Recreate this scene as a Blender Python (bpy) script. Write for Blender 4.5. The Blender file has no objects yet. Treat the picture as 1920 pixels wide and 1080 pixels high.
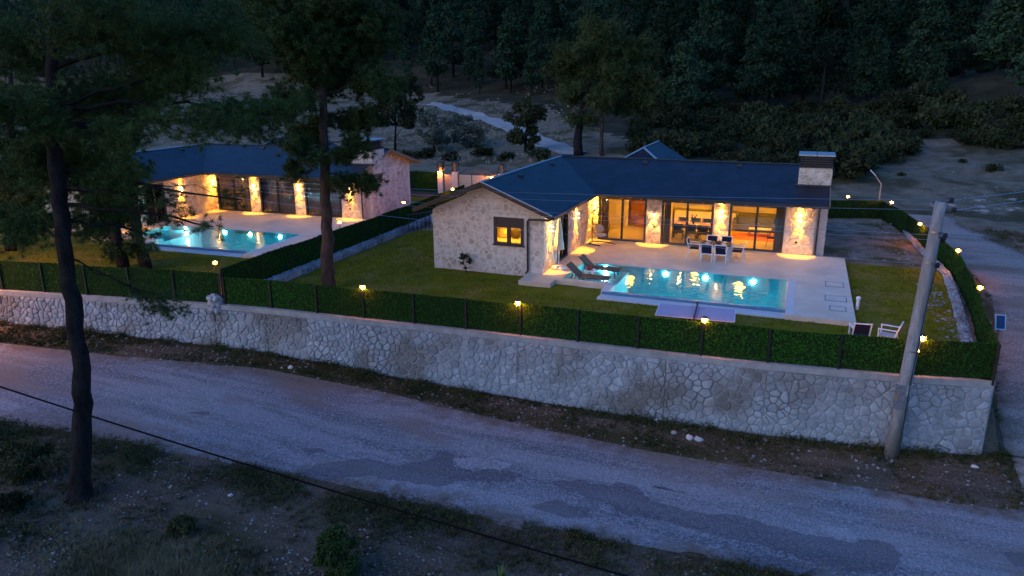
import bpy, math, random
import numpy as np
from mathutils import Vector, Matrix, noise

# ------------------------------------------------------------------ camera, sky, sun, exposure
SC = bpy.context.scene
COL = SC.collection
R = math.radians
CAM = (10.661, -31.176, 8.769); YAW, PITCH, ROLL, FPX = -0.373, 0.2796, -0.004, 1383.4
_fw = np.array([math.sin(YAW)*math.cos(PITCH), math.cos(YAW)*math.cos(PITCH), -math.sin(PITCH)])
_rt = np.array([math.cos(YAW), -math.sin(YAW), 0.0]); _up = np.cross(_rt, _fw)
_r2 = _rt*math.cos(ROLL)+_up*math.sin(ROLL); _u2 = -_rt*math.sin(ROLL)+_up*math.cos(ROLL)
cam = bpy.data.cameras.new('camera'); cam.sensor_width = 36; cam.lens = FPX*36/1920
cam.clip_start = .1; cam.clip_end = 3000
co = bpy.data.objects.new('camera', cam); COL.objects.link(co)
co.matrix_world = Matrix(((_r2[0], _u2[0], -_fw[0], CAM[0]), (_r2[1], _u2[1], -_fw[1], CAM[1]), (_r2[2], _u2[2], -_fw[2], CAM[2]), (0, 0, 0, 1)))
SC.camera = co
W = bpy.data.worlds.new('World'); SC.world = W; W.use_nodes = True
_n = W.node_tree.nodes; _bg = _n['Background']
_sky = _n.new('ShaderNodeTexSky'); _sky.sky_type = 'NISHITA'; _sky.sun_disc = False
_sky.sun_elevation = R(2.2); _sky.sun_rotation = R(240); _sky.ozone_density = 5.6; _sky.dust_density = .3; _sky.air_density = 1.2
W.node_tree.links.new(_sky.outputs[0], _bg.inputs[0]); _bg.inputs[1].default_value = 0.15
_s = bpy.data.lights.new('sun', 'SUN'); _s.energy = .12; _s.angle = R(60); _s.color = (1, .86, .76)
so = bpy.data.objects.new('sun', _s); COL.objects.link(so); so.rotation_euler = (R(62), 0, R(-35)); so.location = (0, 0, 60)
SC.view_settings.view_transform = 'Standard'; SC.view_settings.look = 'None'; SC.view_settings.exposure = 3.05; SC.view_settings.gamma = 1
SC.view_settings.use_curve_mapping = False
SC.render.engine = 'CYCLES'
SC.cycles.use_denoising = True; SC.cycles.max_bounces = 7; SC.cycles.transparent_max_bounces = 12
SC.cycles.sample_clamp_indirect = 4; SC.cycles.caustics_reflective = False; SC.cycles.caustics_refractive = False

# ------------------------------------------------------------------ pixel <-> place helpers (used to measure positions)
def ray(px, py): return _fw*FPX + _r2*(px-960) - _u2*(py-540)
C0 = np.array(CAM)
def G(px, py, z):
    d = ray(px, py); return C0+d*((z-C0[2])/d[2])
def YP(px, py, y):
    d = ray(px, py); return C0+d*((y-C0[1])/d[1])
def XP(px, py, x):
    d = ray(px, py); return C0+d*((x-C0[0])/d[0])
def DP(px, py, depth): return C0+ray(px, py)*(depth/FPX)
def proj(p):
    d = np.asarray(p, float)-C0; z = d@_fw
    return 960+FPX*(d@_r2)/z, 540-FPX*(d@_u2)/z, z
def lerp(a, b, t): return a+(b-a)*t
def sst(x, a, b):
    t = min(1, max(0, (x-a)/(b-a))); return t*t*(3-2*t)

# ------------------------------------------------------------------ materials
MATS = {}
def mat(name, col, col2=None, scale=4.0, rough=.8, bump=0.0, bscale=None, metal=0.0, spec=.3, detail=6, rand=0.0, stretch=None, contrast=(.35, .65), col3=None, scale3=.3, isl=False):
    if name in MATS: return MATS[name]
    m = bpy.data.materials.new(name); m.use_nodes = True; MATS[name] = m
    nt = m.node_tree; N = nt.nodes; L = nt.links; b = N['Principled BSDF']
    b.inputs['Roughness'].default_value = rough; b.inputs['Metallic'].default_value = metal
    b.inputs['Specular IOR Level'].default_value = spec if rough < .78 else .06
    b.inputs['Base Color'].default_value = (*col, 1)
    tc = N.new('ShaderNodeTexCoord'); src = tc.outputs['Object']
    if stretch:
        mp = N.new('ShaderNodeMapping'); mp.inputs['Scale'].default_value = stretch; L.new(src, mp.inputs[0]); src = mp.outputs[0]
    out = None
    if col2 is not None:
        nz = N.new('ShaderNodeTexNoise'); nz.inputs['Scale'].default_value = scale; nz.inputs['Detail'].default_value = detail; nz.inputs['Roughness'].default_value = .65
        L.new(src, nz.inputs['Vector'])
        cr = N.new('ShaderNodeValToRGB'); cr.color_ramp.elements[0].position, cr.color_ramp.elements[1].position = contrast
        cr.color_ramp.elements[0].color = (*col, 1); cr.color_ramp.elements[1].color = (*col2, 1)
        L.new(nz.outputs['Fac'], cr.inputs[0]); out = cr.outputs[0]
    if col3 is not None:
        nz = N.new('ShaderNodeTexNoise'); nz.inputs['Scale'].default_value = scale3; nz.inputs['Detail'].default_value = 5
        L.new(src, nz.inputs['Vector'])
        cr = N.new('ShaderNodeValToRGB'); cr.color_ramp.elements[0].position = .48; cr.color_ramp.elements[1].position = .62
        L.new(nz.outputs['Fac'], cr.inputs[0])
        mx = N.new('ShaderNodeMix'); mx.data_type = 'RGBA'; L.new(cr.outputs[0], mx.inputs[0])
        if out: L.new(out, mx.inputs[6])
        else: mx.inputs[6].default_value = (*col, 1)
        mx.inputs[7].default_value = (*col3, 1); out = mx.outputs[2]
    if rand:
        oi = N.new('ShaderNodeObjectInfo'); ge = N.new('ShaderNodeNewGeometry'); ad = N.new('ShaderNodeMath'); ad.operation = 'ADD'; fr_ = N.new('ShaderNodeMath'); fr_.operation = 'FRACT'
        L.new(oi.outputs['Random'], ad.inputs[0]); L.new(ge.outputs['Random Per Island'], ad.inputs[1]); L.new(ad.outputs[0], fr_.inputs[0]); hs = N.new('ShaderNodeHueSaturation')
        mr = N.new('ShaderNodeMapRange'); mr.inputs[3].default_value = 1-rand; mr.inputs[4].default_value = 1+rand
        L.new((fr_ if isl else oi).outputs[0 if isl else 'Random'], mr.inputs[0]); L.new(mr.outputs[0], hs.inputs['Value'])
        if out: L.new(out, hs.inputs['Color'])
        else: hs.inputs['Color'].default_value = (*col, 1)
        out = hs.outputs[0]
    if out: L.new(out, b.inputs['Base Color'])
    if bump:
        nb = N.new('ShaderNodeTexNoise'); nb.inputs['Scale'].default_value = bscale or scale*4; nb.inputs['Detail'].default_value = 8; nb.inputs['Roughness'].default_value = .7
        L.new(src, nb.inputs['Vector'])
        bp = N.new('ShaderNodeBump'); bp.inputs['Strength'].default_value = 1; bp.inputs['Distance'].default_value = bump
        L.new(nb.outputs['Fac'], bp.inputs['Height']); L.new(bp.outputs[0], b.inputs['Normal'])
    return m
def emit(name, col, strength):
    m = bpy.data.materials.new(name); m.use_nodes = True; MATS[name] = m
    b = m.node_tree.nodes['Principled BSDF']
    b.inputs['Base Color'].default_value = (.8, .8, .8, 1)
    b.inputs['Emission Color'].default_value = (*col, 1); b.inputs['Emission Strength'].default_value = strength
    return m
def glassy(name, tint, ior, rough, bump=0, bscale=3.0, stretch=(1, 1, 1), boost=1.0):
    m = bpy.data.materials.new(name); m.use_nodes = True; MATS[name] = m
    nt = m.node_tree; N = nt.nodes; L = nt.links; N.remove(N['Principled BSDF']); o = N['Material Output']
    t = N.new('ShaderNodeBsdfTransparent'); t.inputs[0].default_value = (*tint, 1)
    g = N.new('ShaderNodeBsdfGlossy'); g.inputs['Roughness'].default_value = rough
    f = N.new('ShaderNodeFresnel'); f.inputs[0].default_value = ior
    mx = N.new('ShaderNodeMixShader'); L.new(f.outputs[0], mx.inputs[0]); L.new(t.outputs[0], mx.inputs[1]); L.new(g.outputs[0], mx.inputs[2]); L.new(mx.outputs[0], o.inputs[0])
    if bump:
        tc = N.new('ShaderNodeTexCoord'); mp = N.new('ShaderNodeMapping'); mp.inputs['Scale'].default_value = stretch; L.new(tc.outputs['Object'], mp.inputs[0])
        nz = N.new('ShaderNodeTexNoise'); nz.inputs['Scale'].default_value = bscale; nz.inputs['Detail'].default_value = 2.5; L.new(mp.outputs[0], nz.inputs['Vector'])
        bp = N.new('ShaderNodeBump'); bp.inputs['Distance'].default_value = bump; L.new(nz.outputs['Fac'], bp.inputs['Height'])
        L.new(bp.outputs[0], g.inputs['Normal']); L.new(bp.outputs[0], f.inputs['Normal'])
    return m

M_ROAD = bpy.data.materials.new('worn_asphalt')
def _road(m, a, b, dirt, attr=True):
    m.use_nodes = True; nt = m.node_tree; N = nt.nodes; L = nt.links; p = N['Principled BSDF']; p.inputs['Roughness'].default_value = .9; p.inputs['Specular IOR Level'].default_value = .08
    tc = N.new('ShaderNodeTexCoord'); src = tc.outputs['Object']
    def nz(sc, det, st=None, lo=.35, hi=.65, rough=.65):
        v = src
        if st:
            mp = N.new('ShaderNodeMapping'); mp.inputs['Scale'].default_value = st; mp.inputs['Rotation'].default_value = (0, 0, -.05); L.new(src, mp.inputs[0]); v = mp.outputs[0]
        n = N.new('ShaderNodeTexNoise'); n.inputs['Scale'].default_value = sc; n.inputs['Detail'].default_value = det; n.inputs['Roughness'].default_value = rough; L.new(v, n.inputs['Vector'])
        r = N.new('ShaderNodeMapRange'); r.inputs[1].default_value = lo; r.inputs[2].default_value = hi; L.new(n.outputs['Fac'], r.inputs[0]); return r.outputs[0]
    def mix(f, c1, c2):
        x = N.new('ShaderNodeMix'); x.data_type = 'RGBA'
        L.new(f, x.inputs[0])
        for k, c in ((6, c1), (7, c2)):
            if isinstance(c, tuple): x.inputs[k].default_value = (*c, 1)
            else: L.new(c, x.inputs[k])
        return x.outputs[2]
    c = mix(nz(1.1, 12, (.12, 1, 1), .42, .58), a, b)                                    # worn wheel lanes along the road
    c = mix(nz(13, 3, None, .42, .72), c, tuple(q*1.5 for q in b))                        # pale aggregate showing through
    c = mix(nz(30, 2, None, .5, .75), c, tuple(q*.45 for q in a))                         # dark pits between the stones
    c = mix(nz(.35, 8, (.5, 1, 1), .52, .66), c, dirt)                                    # dust and dirt blown over
    if attr:
        at = N.new('ShaderNodeAttribute'); at.attribute_name = 'shoulder'; n = nz(1.6, 9, None, .25, .75)
        ad = N.new('ShaderNodeMath'); ad.operation = 'MULTIPLY_ADD'; L.new(n, ad.inputs[0]); ad.inputs[1].default_value = .55; L.new(at.outputs['Fac'], ad.inputs[2])
        r = N.new('ShaderNodeMapRange'); r.inputs[1].default_value = .98; r.inputs[2].default_value = 1.25; L.new(ad.outputs[0], r.inputs[0])
        c = mix(r.outputs[0], c, mix(nz(7, 8, None, .35, .65), tuple(q*.55 for q in dirt), dirt))
    L.new(c, p.inputs['Base Color'])
    h = N.new('ShaderNodeTexNoise'); h.inputs['Scale'].default_value = 24; h.inputs['Detail'].default_value = 6; L.new(src, h.inputs['Vector'])
    bp = N.new('ShaderNodeBump'); bp.inputs['Distance'].default_value = .03; L.new(h.outputs['Fac'], bp.inputs['Height']); L.new(bp.outputs[0], p.inputs['Normal'])
_road(M_ROAD, (.11, .12, .135), (.235, .248, .262), (.185, .16, .14))
M_EARTH = bpy.data.materials.new('earth'); _road(M_EARTH, (.045, .036, .024), (.105, .085, .062), (.045, .047, .017), False)
M_PATCH = bpy.data.materials.new('asphalt_patch'); _road(M_PATCH, (.10, .10, .112), (.145, .145, .16), (.14, .135, .13), False)
M_PALE = bpy.data.materials.new('pale_patch'); _road(M_PALE, (.22, .22, .235), (.29, .29, .3), (.25, .24, .23), False)
M_GRAVEL = bpy.data.materials.new('gravel'); _road(M_GRAVEL, (.18, .165, .145), (.29, .265, .235), (.18, .15, .115))
M_LAWN = mat('lawn_green', (.105, .108, .006), (.175, .16, .01), 2.0, .95, .03, 30, col3=(.2, .15, .03), scale3=.6)
M_SOIL = mat('bare_soil', (.16, .125, .085), (.28, .24, .18), 1.6, .95, .04, 14, col3=(.09, .085, .035), scale3=.6)
M_GRASS = mat('grass_blade', (.1, .115, .007), (.195, .185, .012), .8, .8)
M_DRY = mat('dry_grass', (.12, .10, .045), (.24, .2, .11), .9, .9)
M_WEED = mat('weed', (.03, .042, .012), (.12, .095, .045), .7, .9, contrast=(.4, .6))
M_STONE = mat('limestone', (.26, .27, .295), (.4, .41, .435), 3.0, .9, .035, 8, rand=.16, col3=(.2, .18, .165), scale3=.5, isl=True)
M_MORTAR = mat('mortar', (.25, .26, .275), (.37, .375, .385), 2.2, .95, .03, 14, col3=(.18, .165, .15), scale3=.4)
M_CONC = mat('concrete', (.27, .26, .255), (.38, .37, .36), 2.5, .85, .006, 40)
M_HSTONE = mat('villa_stone', (.56, .465, .38), (.72, .62, .52), 5, .85, .015, 18, rand=.12, col3=(.46, .36, .27), scale3=2, isl=True)
M_HMORT = mat('villa_mortar', (.62, .54, .46), (.74, .66, .58), 5, .9, .01, 30)
M_ROOF = bpy.data.materials.new('roof_shingles')
def _roof():
    m = M_ROOF; m.use_nodes = True; nt = m.node_tree; N = nt.nodes; L = nt.links; b = N['Principled BSDF']
    b.inputs['Roughness'].default_value = .55; b.inputs['Specular IOR Level'].default_value = .45
    tc = N.new('ShaderNodeTexCoord'); br = N.new('ShaderNodeTexBrick'); L.new(tc.outputs['Object'], br.inputs['Vector'])
    br.inputs['Scale'].default_value = 1; br.inputs['Brick Width'].default_value = .33; br.inputs['Row Height'].default_value = .16; br.inputs['Mortar Size'].default_value = .012
    br.inputs['Color1'].default_value = (.010, .009, .024, 1); br.inputs['Color2'].default_value = (.026, .024, .042, 1); br.inputs['Mortar'].default_value = (.01, .01, .016, 1)
    nz = N.new('ShaderNodeTexNoise'); nz.inputs['Scale'].default_value = 1.3; nz.inputs['Detail'].default_value = 8; L.new(tc.outputs['Object'], nz.inputs['Vector'])
    mx = N.new('ShaderNodeMix'); mx.data_type = 'RGBA'; mx.blend_type = 'MULTIPLY'; mx.inputs[0].default_value = .9
    cr = N.new('ShaderNodeValToRGB'); cr.color_ramp.elements[0].position = .36; cr.color_ramp.elements[0].color = (.3, .3, .32, 1); cr.color_ramp.elements[1].position = .7
    L.new(nz.outputs['Fac'], cr.inputs[0]); L.new(br.outputs['Color'], mx.inputs[6]); L.new(cr.outputs[0], mx.inputs[7]); L.new(mx.outputs[2], b.inputs['Base Color'])
    bp = N.new('ShaderNodeBump'); bp.inputs['Distance'].default_value = .012; L.new(br.outputs['Fac'], bp.inputs['Height']); bp.invert = True; L.new(bp.outputs[0], b.inputs['Normal'])
_roof()
M_DARK = mat('dark_metal', (.025, .025, .028), rough=.45, spec=.5)
M_BLACK = mat('black_plastic', (.015, .015, .017), rough=.6)
M_TRIM = mat('light_flashing', (.45, .47, .5), rough=.35, metal=.6)
M_WOOD = mat('eave_timber', (.2, .125, .07), (.3, .19, .11), 3, .7, .004, 20, stretch=(1, 8, 8))
M_SOFFIT = mat('soffit_board', (.55, .43, .3), (.66, .53, .38), 3, .7, stretch=(6, .6, 1))
M_DECK = mat('terrace_concrete', (.62, .505, .38), (.72, .6, .47), 1.6, .6, .003, 30, col3=(.6, .475, .35), scale3=.35)
M_COPE = mat('pool_coping', (.55, .53, .51), (.63, .61, .59), 3, .6, .002, 30)
M_TILE = mat('pool_tile', (.055, .38, .45), (.085, .46, .53), 5, .35)
M_TILED = mat('pool_outer_tile', (.08, .19, .3), (.11, .24, .36), 6, .3)
M_WHITE = mat('white_paint', (.75, .75, .76), rough=.45)
M_NAVY = mat('navy_mesh', (.02, .022, .045), rough=.8)
M_RATTAN = mat('brown_textilene', (.055, .042, .036), (.085, .066, .056), 40, .7)
M_BROWNM = mat('brown_metal', (.06, .045, .035), rough=.5)
M_CUSH = mat('cushion_grey', (.42, .4, .4), (.5, .48, .47), 6, .9)
M_CLOTH = mat('parasol_cloth', (.6, .56, .46), (.68, .64, .54), 5, .9)
M_TABLE = mat('table_top_blue', (.3, .3, .42), (.34, .34, .46), 3, .5)
M_BARK = mat('pine_bark', (.009, .008, .008), (.028, .023, .021), 5, .95, .05, 9, stretch=(1, 1, .35))
M_BARKR = mat('red_pine_bark', (.04, .026, .019), (.085, .056, .04), 5, .95, .04, 9, stretch=(1, 1, .35))
M_NEEDLE = mat('pine_needles', (.02, .046, .007), (.05, .085, .014), .7, .75, rand=.15)
M_FOREST = mat('forest_needles', (.012, .034, .018), (.032, .062, .033), .16, .85, rand=.6)
M_SHRUB = mat('shrub_leaves', (.02, .03, .012), (.05, .056, .026), .6, .85, rand=.35)
M_OLIVE = mat('olive_leaves', (.09, .10, .07), (.15, .16, .12), .8, .85)
M_HEDGE = mat('hedge_leaf', (.018, .085, .007), (.03, .105, .011), 3.0, .8, rand=.22)
M_HEDGEB = mat('hedge_backing', (.012, .022, .008), rough=.95)
M_LAMP = emit('lamp_glow', (1, .34, .04), 95)
M_HALO_SHADE = glassy('orange_halo_shade', (1, .8, .5), 1.1, .3)
def _shade_halo():  # dim orange emission added to the lantern shade, standing in for the bulb's halo
    nt = M_HALO_SHADE.node_tree; N = nt.nodes; o = N['Material Output']; l0 = o.inputs[0].links[0].from_socket; e = N.new('ShaderNodeEmission'); e.inputs[0].default_value = (1, .3, .02, 1); e.inputs[1].default_value = .09; a = N.new('ShaderNodeAddShader'); nt.links.new(l0, a.inputs[0]); nt.links.new(e.outputs[0], a.inputs[1]); nt.links.new(a.outputs[0], o.inputs[0])
_shade_halo()
M_SCON = emit('sconce_glow', (1, .5, .1), 85)
M_POOLL = emit('pool_light_glow', (.72, .95, 1), 210)
M_CEIL = emit('ceiling_glow', (1, .45, .025), 22)
M_GLASS = glassy('window_glass', (.93, .93, .93), 1.45, .0)
M_WATER = glassy('water_surface', (.66, .95, .96), 1.33, .0)
M_PLAST = mat('cream_wall', (.72, .63, .47), rough=.8)
M_FLOOR = mat('interior_floor_tile', (.5, .42, .31), (.56, .47, .35), 2, .35)
M_PLANK = mat('wood_panel_wall', (.36, .14, .05), (.48, .2, .075), 2.5, .5, stretch=(1, 1, 9))
M_CURT = mat('brown_curtain', (.2, .14, .1), (.28, .2, .14), 3, .9, stretch=(8, 8, .3))
M_GREYF = mat('grey_fabric', (.14, .14, .15), (.19, .19, .2), 9, .95)
M_ORANGE = mat('orange_rug', (.5, .14, .04), (.6, .2, .06), 5, .95)
M_CREAM = mat('cream_cabinet', (.75, .68, .54), rough=.4)
M_STEEL = mat('steel', (.4, .4, .42), rough=.3, metal=.9)
M_ROCK = mat('white_rock', (.42, .41, .4), (.6, .59, .57), 3, .9, .02, 10, rand=.2)
M_PEB = mat('pebble', (.13, .125, .12), (.3, .29, .28), 1.4, .9)
M_SOLAR = mat('solar_cells', (.015, .03, .09), rough=.2, spec=.6)
M_CERAM = mat('white_ceramic', (.8, .8, .8), rough=.25)
M_BOTTLE = mat('dark_bottle', (.02, .03, .02), rough=.15, spec=.6)
M_RED = mat('red_flower', (.5, .05, .04), rough=.7)
M_LEAF = mat('yucca_leaf', (.06, .12, .03), (.14, .19, .06), 2, .6)

# ------------------------------------------------------------------ mesh building
class MB:
    def __init__(s): s.v = []; s.f = []
    def add(s, v, f):
        o = len(s.v); s.v += [tuple(map(float, p)) for p in v]; s.f += [tuple(i+o for i in q) for q in f]; return s
    def box(s, x0, y0, z0, x1, y1, z1):
        v = [(x0, y0, z0), (x1, y0, z0), (x1, y1, z0), (x0, y1, z0), (x0, y0, z1), (x1, y0, z1), (x1, y1, z1), (x0, y1, z1)]
        return s.add(v, [(3, 2, 1, 0), (4, 5, 6, 7), (0, 1, 5, 4), (1, 2, 6, 5), (2, 3, 7, 6), (3, 0, 4, 7)])
    def bar(s, p0, p1, w, h=None):
        p0 = Vector(p0); p1 = Vector(p1); d = (p1-p0).normalized(); h = h or w
        a = d.cross(Vector((0, 0, 1)));  a = a.normalized() if a.length > 1e-3 else Vector((1, 0, 0)); b = a.cross(d)
        v = [p+a*(w/2*i)+b*(h/2*j) for p in (p0, p1) for i, j in ((-1, -1), (1, -1), (1, 1), (-1, 1))]
        return s.add(v, [(3, 2, 1, 0), (4, 5, 6, 7), (0, 1, 5, 4), (1, 2, 6, 5), (2, 3, 7, 6), (3, 0, 4, 7)])
    def tube(s, pts, r, n=8, cap=True):
        pts = [Vector(p) for p in pts]; rs = r if isinstance(r, (list, tuple)) else [r]*len(pts)
        up = None; vs = []; fs = []
        for i, p in enumerate(pts):
            d = (pts[min(i+1, len(pts)-1)]-pts[max(i-1, 0)]).normalized()
            if up is None:
                up = d.cross(Vector((0, 0, 1))); up = up.normalized() if up.length > 1e-3 else Vector((1, 0, 0))
            a = (up-d*up.dot(d)).normalized(); b = d.cross(a); up = a
            for k in range(n):
                t = 2*math.pi*k/n; vs.append(p+(a*math.cos(t)+b*math.sin(t))*rs[i])
        for i in range(len(pts)-1):
            for k in range(n):
                fs.append((i*n+k, i*n+(k+1) % n, (i+1)*n+(k+1) % n, (i+1)*n+k))
        if cap: fs.append(tuple(range(n-1, -1, -1))); fs.append(tuple((len(pts)-1)*n+k for k in range(n)))
        return s.add(vs, fs)
    def lathe(s, c, prof, n=14):
        vs = []; fs = []
        for (r, z) in prof:
            for k in range(n):
                t = 2*math.pi*k/n; vs.append((c[0]+r*math.cos(t), c[1]+r*math.sin(t), c[2]+z))
        for i in range(len(prof)-1):
            for k in range(n): fs.append((i*n+k, i*n+(k+1) % n, (i+1)*n+(k+1) % n, (i+1)*n+k))
        fs.append(tuple(range(n-1, -1, -1))); fs.append(tuple((len(prof)-1)*n+k for k in range(n)))
        return s.add(vs, fs)
    def prism(s, poly, dz):
        n = len(poly); a = [Vector(p) for p in poly]; b = [p+Vector((0, 0, dz)) if not isinstance(dz, Vector) else p+dz for p in a]
        return s.add(a+b, [tuple(range(n)), tuple(range(2*n-1, n-1, -1))]+[(i, i+n, (i+1) % n+n, (i+1) % n) for i in range(n)])
    def ball(s, c, r, n=8, m=5, sq=(1, 1, 1), jit=0, rg=None):
        vs = []; fs = []
        for i in range(m+1):
            ph = math.pi*i/m
            for k in range(n):
                t = 2*math.pi*k/n; q = r*(1+(rg.uniform(-jit, jit) if jit and 0 < i < m else 0))
                vs.append((c[0]+q*sq[0]*math.sin(ph)*math.cos(t), c[1]+q*sq[1]*math.sin(ph)*math.sin(t), c[2]+q*sq[2]*math.cos(ph)))
        for i in range(m):
            for k in range(n): fs.append((i*n+k, (i+1)*n+k, (i+1)*n+(k+1) % n, i*n+(k+1) % n))
        return s.add(vs, fs)
    def mesh(s, name, m, smooth=False):
        me = bpy.data.meshes.new(name); me.from_pydata(s.v, [], s.f); me.materials.append(m)
        if smooth: me.polygons.foreach_set('use_smooth', [True]*len(me.polygons))
        me.update(); return me
    def obj(s, name, m, parent=None, smooth=False): return put(name, s.mesh(name, m, smooth), parent)
def put(name, me, parent=None, loc=None, rz=0):
    o = bpy.data.objects.new(name, me); COL.objects.link(o)
    if parent: o.parent = parent
    if loc is not None: o.location = loc
    if rz: o.rotation_euler = (0, 0, rz)
    return o
def tri_mesh(name, v, m):
    """v: (n,3,3) array of triangles"""
    n = len(v); me = bpy.data.meshes.new(name); me.vertices.add(n*3); me.vertices.foreach_set('co', np.ascontiguousarray(v, dtype=np.float32).ravel())
    me.loops.add(n*3); me.loops.foreach_set('vertex_index', np.arange(n*3, dtype=np.int32))
    me.polygons.add(n); me.polygons.foreach_set('loop_start', np.arange(0, n*3, 3, dtype=np.int32)); me.polygons.foreach_set('loop_total', np.full(n, 3, dtype=np.int32))
    me.materials.append(m); me.update(calc_edges=True); me.validate(); return me
def thing(name, label, cat, loc=(0, 0, 0), rz=0, group=None):
    o = bpy.data.objects.new(name, None); COL.objects.link(o); o.location = loc; o.rotation_euler = (0, 0, rz); o.empty_display_size = .3
    return tag(o, label, cat, group)
def tag(o, label, cat, group=None):
    o['label'] = label; o['category'] = cat
    if group: o['group'] = group
    return o
def struct(o): o['kind'] = 'structure'; return o
def stuff(o, label=None):
    o['kind'] = 'stuff'
    if label: o['label'] = label
    return o
def dup(o, parent=None, label=None, loc=None, rz=None):
    c = o.copy(); COL.objects.link(c)
    if parent: c.parent = parent
    if label: c['label'] = label
    if loc is not None: c.location = loc
    if rz is not None: c.rotation_euler = (0, 0, rz)
    for k in list(o.children): dup(k, c)
    return c

# ------------------------------------------------------------------ terrain
WL = [(-60, -15.5), (-40, -12.9), (-22, -10.15), (-16.7, -9.25), (-11.55, -8.44), (-9.15, -8.14), (-5.1, -7.95), (1.65, -7.6), (7, -7.42), (10.25, -7.25), (14.3, -6.8), (16.8, -6.3), (18, -6.1), (40, -3)]
_wx = [p[0] for p in WL]; _wy = [p[1] for p in WL]
def wl(x): return float(np.interp(x, _wx, _wy))
_zx = [-60, -22, -14.5, -8.5, -3.5, 2, 7, 18, 40]; _zz = [-1.5, -1.95, -2.2, -2.42, -2.7, -2.9, -2.98, -2.95, -2.7]
def zf(x): return float(np.interp(x, _zx, _zz))
NEAR = [(-45, -19.5), (-13.2, -16.6), (-9.1, -16.05), (-3.4, -15.45), (1.7, -15.0), (4.9, -14.85), (8.4, -14.65), (11, -14.55), (14, -14.3), (40, -12.2)]
FAR_ = [(-45, -14.6), (-20.3, -11.6), (-14.1, -10.45), (-8.6, -9.15), (-3.9, -8.8), (.8, -9.1), (6.6, -9.35), (11.5, -9.3), (15.8, -9.35), (18.5, -8.8), (40, -6)]
def near_edge(x): return float(np.interp(x, [p[0] for p in NEAR], [p[1] for p in NEAR]))
def far_edge(x): return float(np.interp(x, [p[0] for p in FAR_], [p[1] for p in FAR_]))
def fbm(x, y, s): return noise.fractal(Vector((x*s, y*s, 3.7)), 1.0, 2.0, 3)
TR = [(19.6, -12), (19.6, -5), (20.3, 0), (21, 5), (20.6, 10), (19.6, 16), (18.5, 24), (16, 32)]
def trx(y): return float(np.interp(y, [p[1] for p in TR], [p[0] for p in TR]))
def tz(x, y, dip=True):
    z = tz0(x, y)
    if dip and x > 16 and -12 < y < 29: z -= .09*(1-sst(abs(x-trx(y)), 1.6, 2.5))*(1-sst(y, 22, 27))
    return z
def tz0(x, y):
    v = y-wl(x); z0 = zf(x)
    rise = sst(y, -9, 9)
    side = lerp(z0, -.25, rise)
    plat = lerp(z0, -.4, sst(v, .1, .5))
    k = sst(x, 16.75, 17.35)
    z = lerp(plat, side, k) if v > 0 else lerp(z0, side, k)
    if v < 0:
        on = sst(y, near_edge(x)-.2, near_edge(x)+.9)*(1-sst(y, far_edge(x)-.8, far_edge(x)+.2))
        z += .045*(1-on)-.06*on
        if y > far_edge(x): z += .12*sst(v, -2.2, -.2)
        if y < near_edge(x): z += .07*fbm(x, y, .8) - .1*sst(near_edge(x)-y, 4, 12)
    else:
        back = sst(y, 18, 28)
        z = lerp(z, -.1, back*(1-k)+0*k) if x < 17 else z
    s = y+.10*(x+10)
    if y > 24:
        a = max(0, s-27); z += .078*a*sst(a, 0, 12)
        b = s-96; z += .27*(b if b > 12 else max(0, (b+12))**2/48 if b > -12 else 0)
        z += (.25*sst(y, 26, 50)+2.2*sst(y, 90, 160))*fbm(x, y, .035)+.12*sst(y, 26, 40)*fbm(x, y, .35)
        z += 5.5*math.exp(-((x-34)/14)**2-((y-74)/16)**2)+.25*fbm(x+9, y, .22)*sst(y, 26, 45)
    return z
def grid_lines(segs):
    out = []
    for a, b, st in segs: out += list(np.arange(a, b-1e-6, st))
    out.append(segs[-1][1]); return out
NB = Matrix.Translation((-26.556, .342, -.035)) @ Matrix.Rotation(.0456, 4, 'Z'); NBI = NB.inverted()
def in_pool(x, y, m=0.0):
    q = NBI @ Vector((x, y, 0))
    return any((3.3-m < a < 10.75+m and -2.25-m < b < 3+m) or (1.0-m < a < 3.4+m and -.65-m < b < 3+m) for a, b in ((x, y), (q.x, q.y)))
gx = grid_lines([(-460, -120, 12), (-120, -45, 5), (-45, 26, .6), (26, 60, 2), (60, 260, 12)])
gv = grid_lines([(-40, -16, .7), (-16, -.2, .4), (-.2, .8, .15), (.8, 40, 1.0), (40, 110, 2.2), (110, 300, 7), (300, 520, 22)])
tv = []
for vv in gv:
    for x in gx:
        y = vv+wl(min(max(x, -45), 26))*(1-sst(vv, 20, 40)); tv.append((x, y, tz(x, y) if not in_pool(x, y, 1.0) else -2.3))
nx = len(gx); tf = [(j*nx+i, j*nx+i+1, (j+1)*nx+i+1, (j+1)*nx+i) for j in range(len(gv)-1) for i in range(nx-1)]
mb = MB(); mb.v = tv; mb.f = tf
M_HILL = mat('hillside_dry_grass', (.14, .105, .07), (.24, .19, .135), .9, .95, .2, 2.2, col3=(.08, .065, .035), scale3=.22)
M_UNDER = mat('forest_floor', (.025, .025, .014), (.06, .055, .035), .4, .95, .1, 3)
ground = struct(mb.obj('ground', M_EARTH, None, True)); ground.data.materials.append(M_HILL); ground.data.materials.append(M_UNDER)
_mi = np.zeros(len(tf), dtype=np.int32); 
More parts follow.
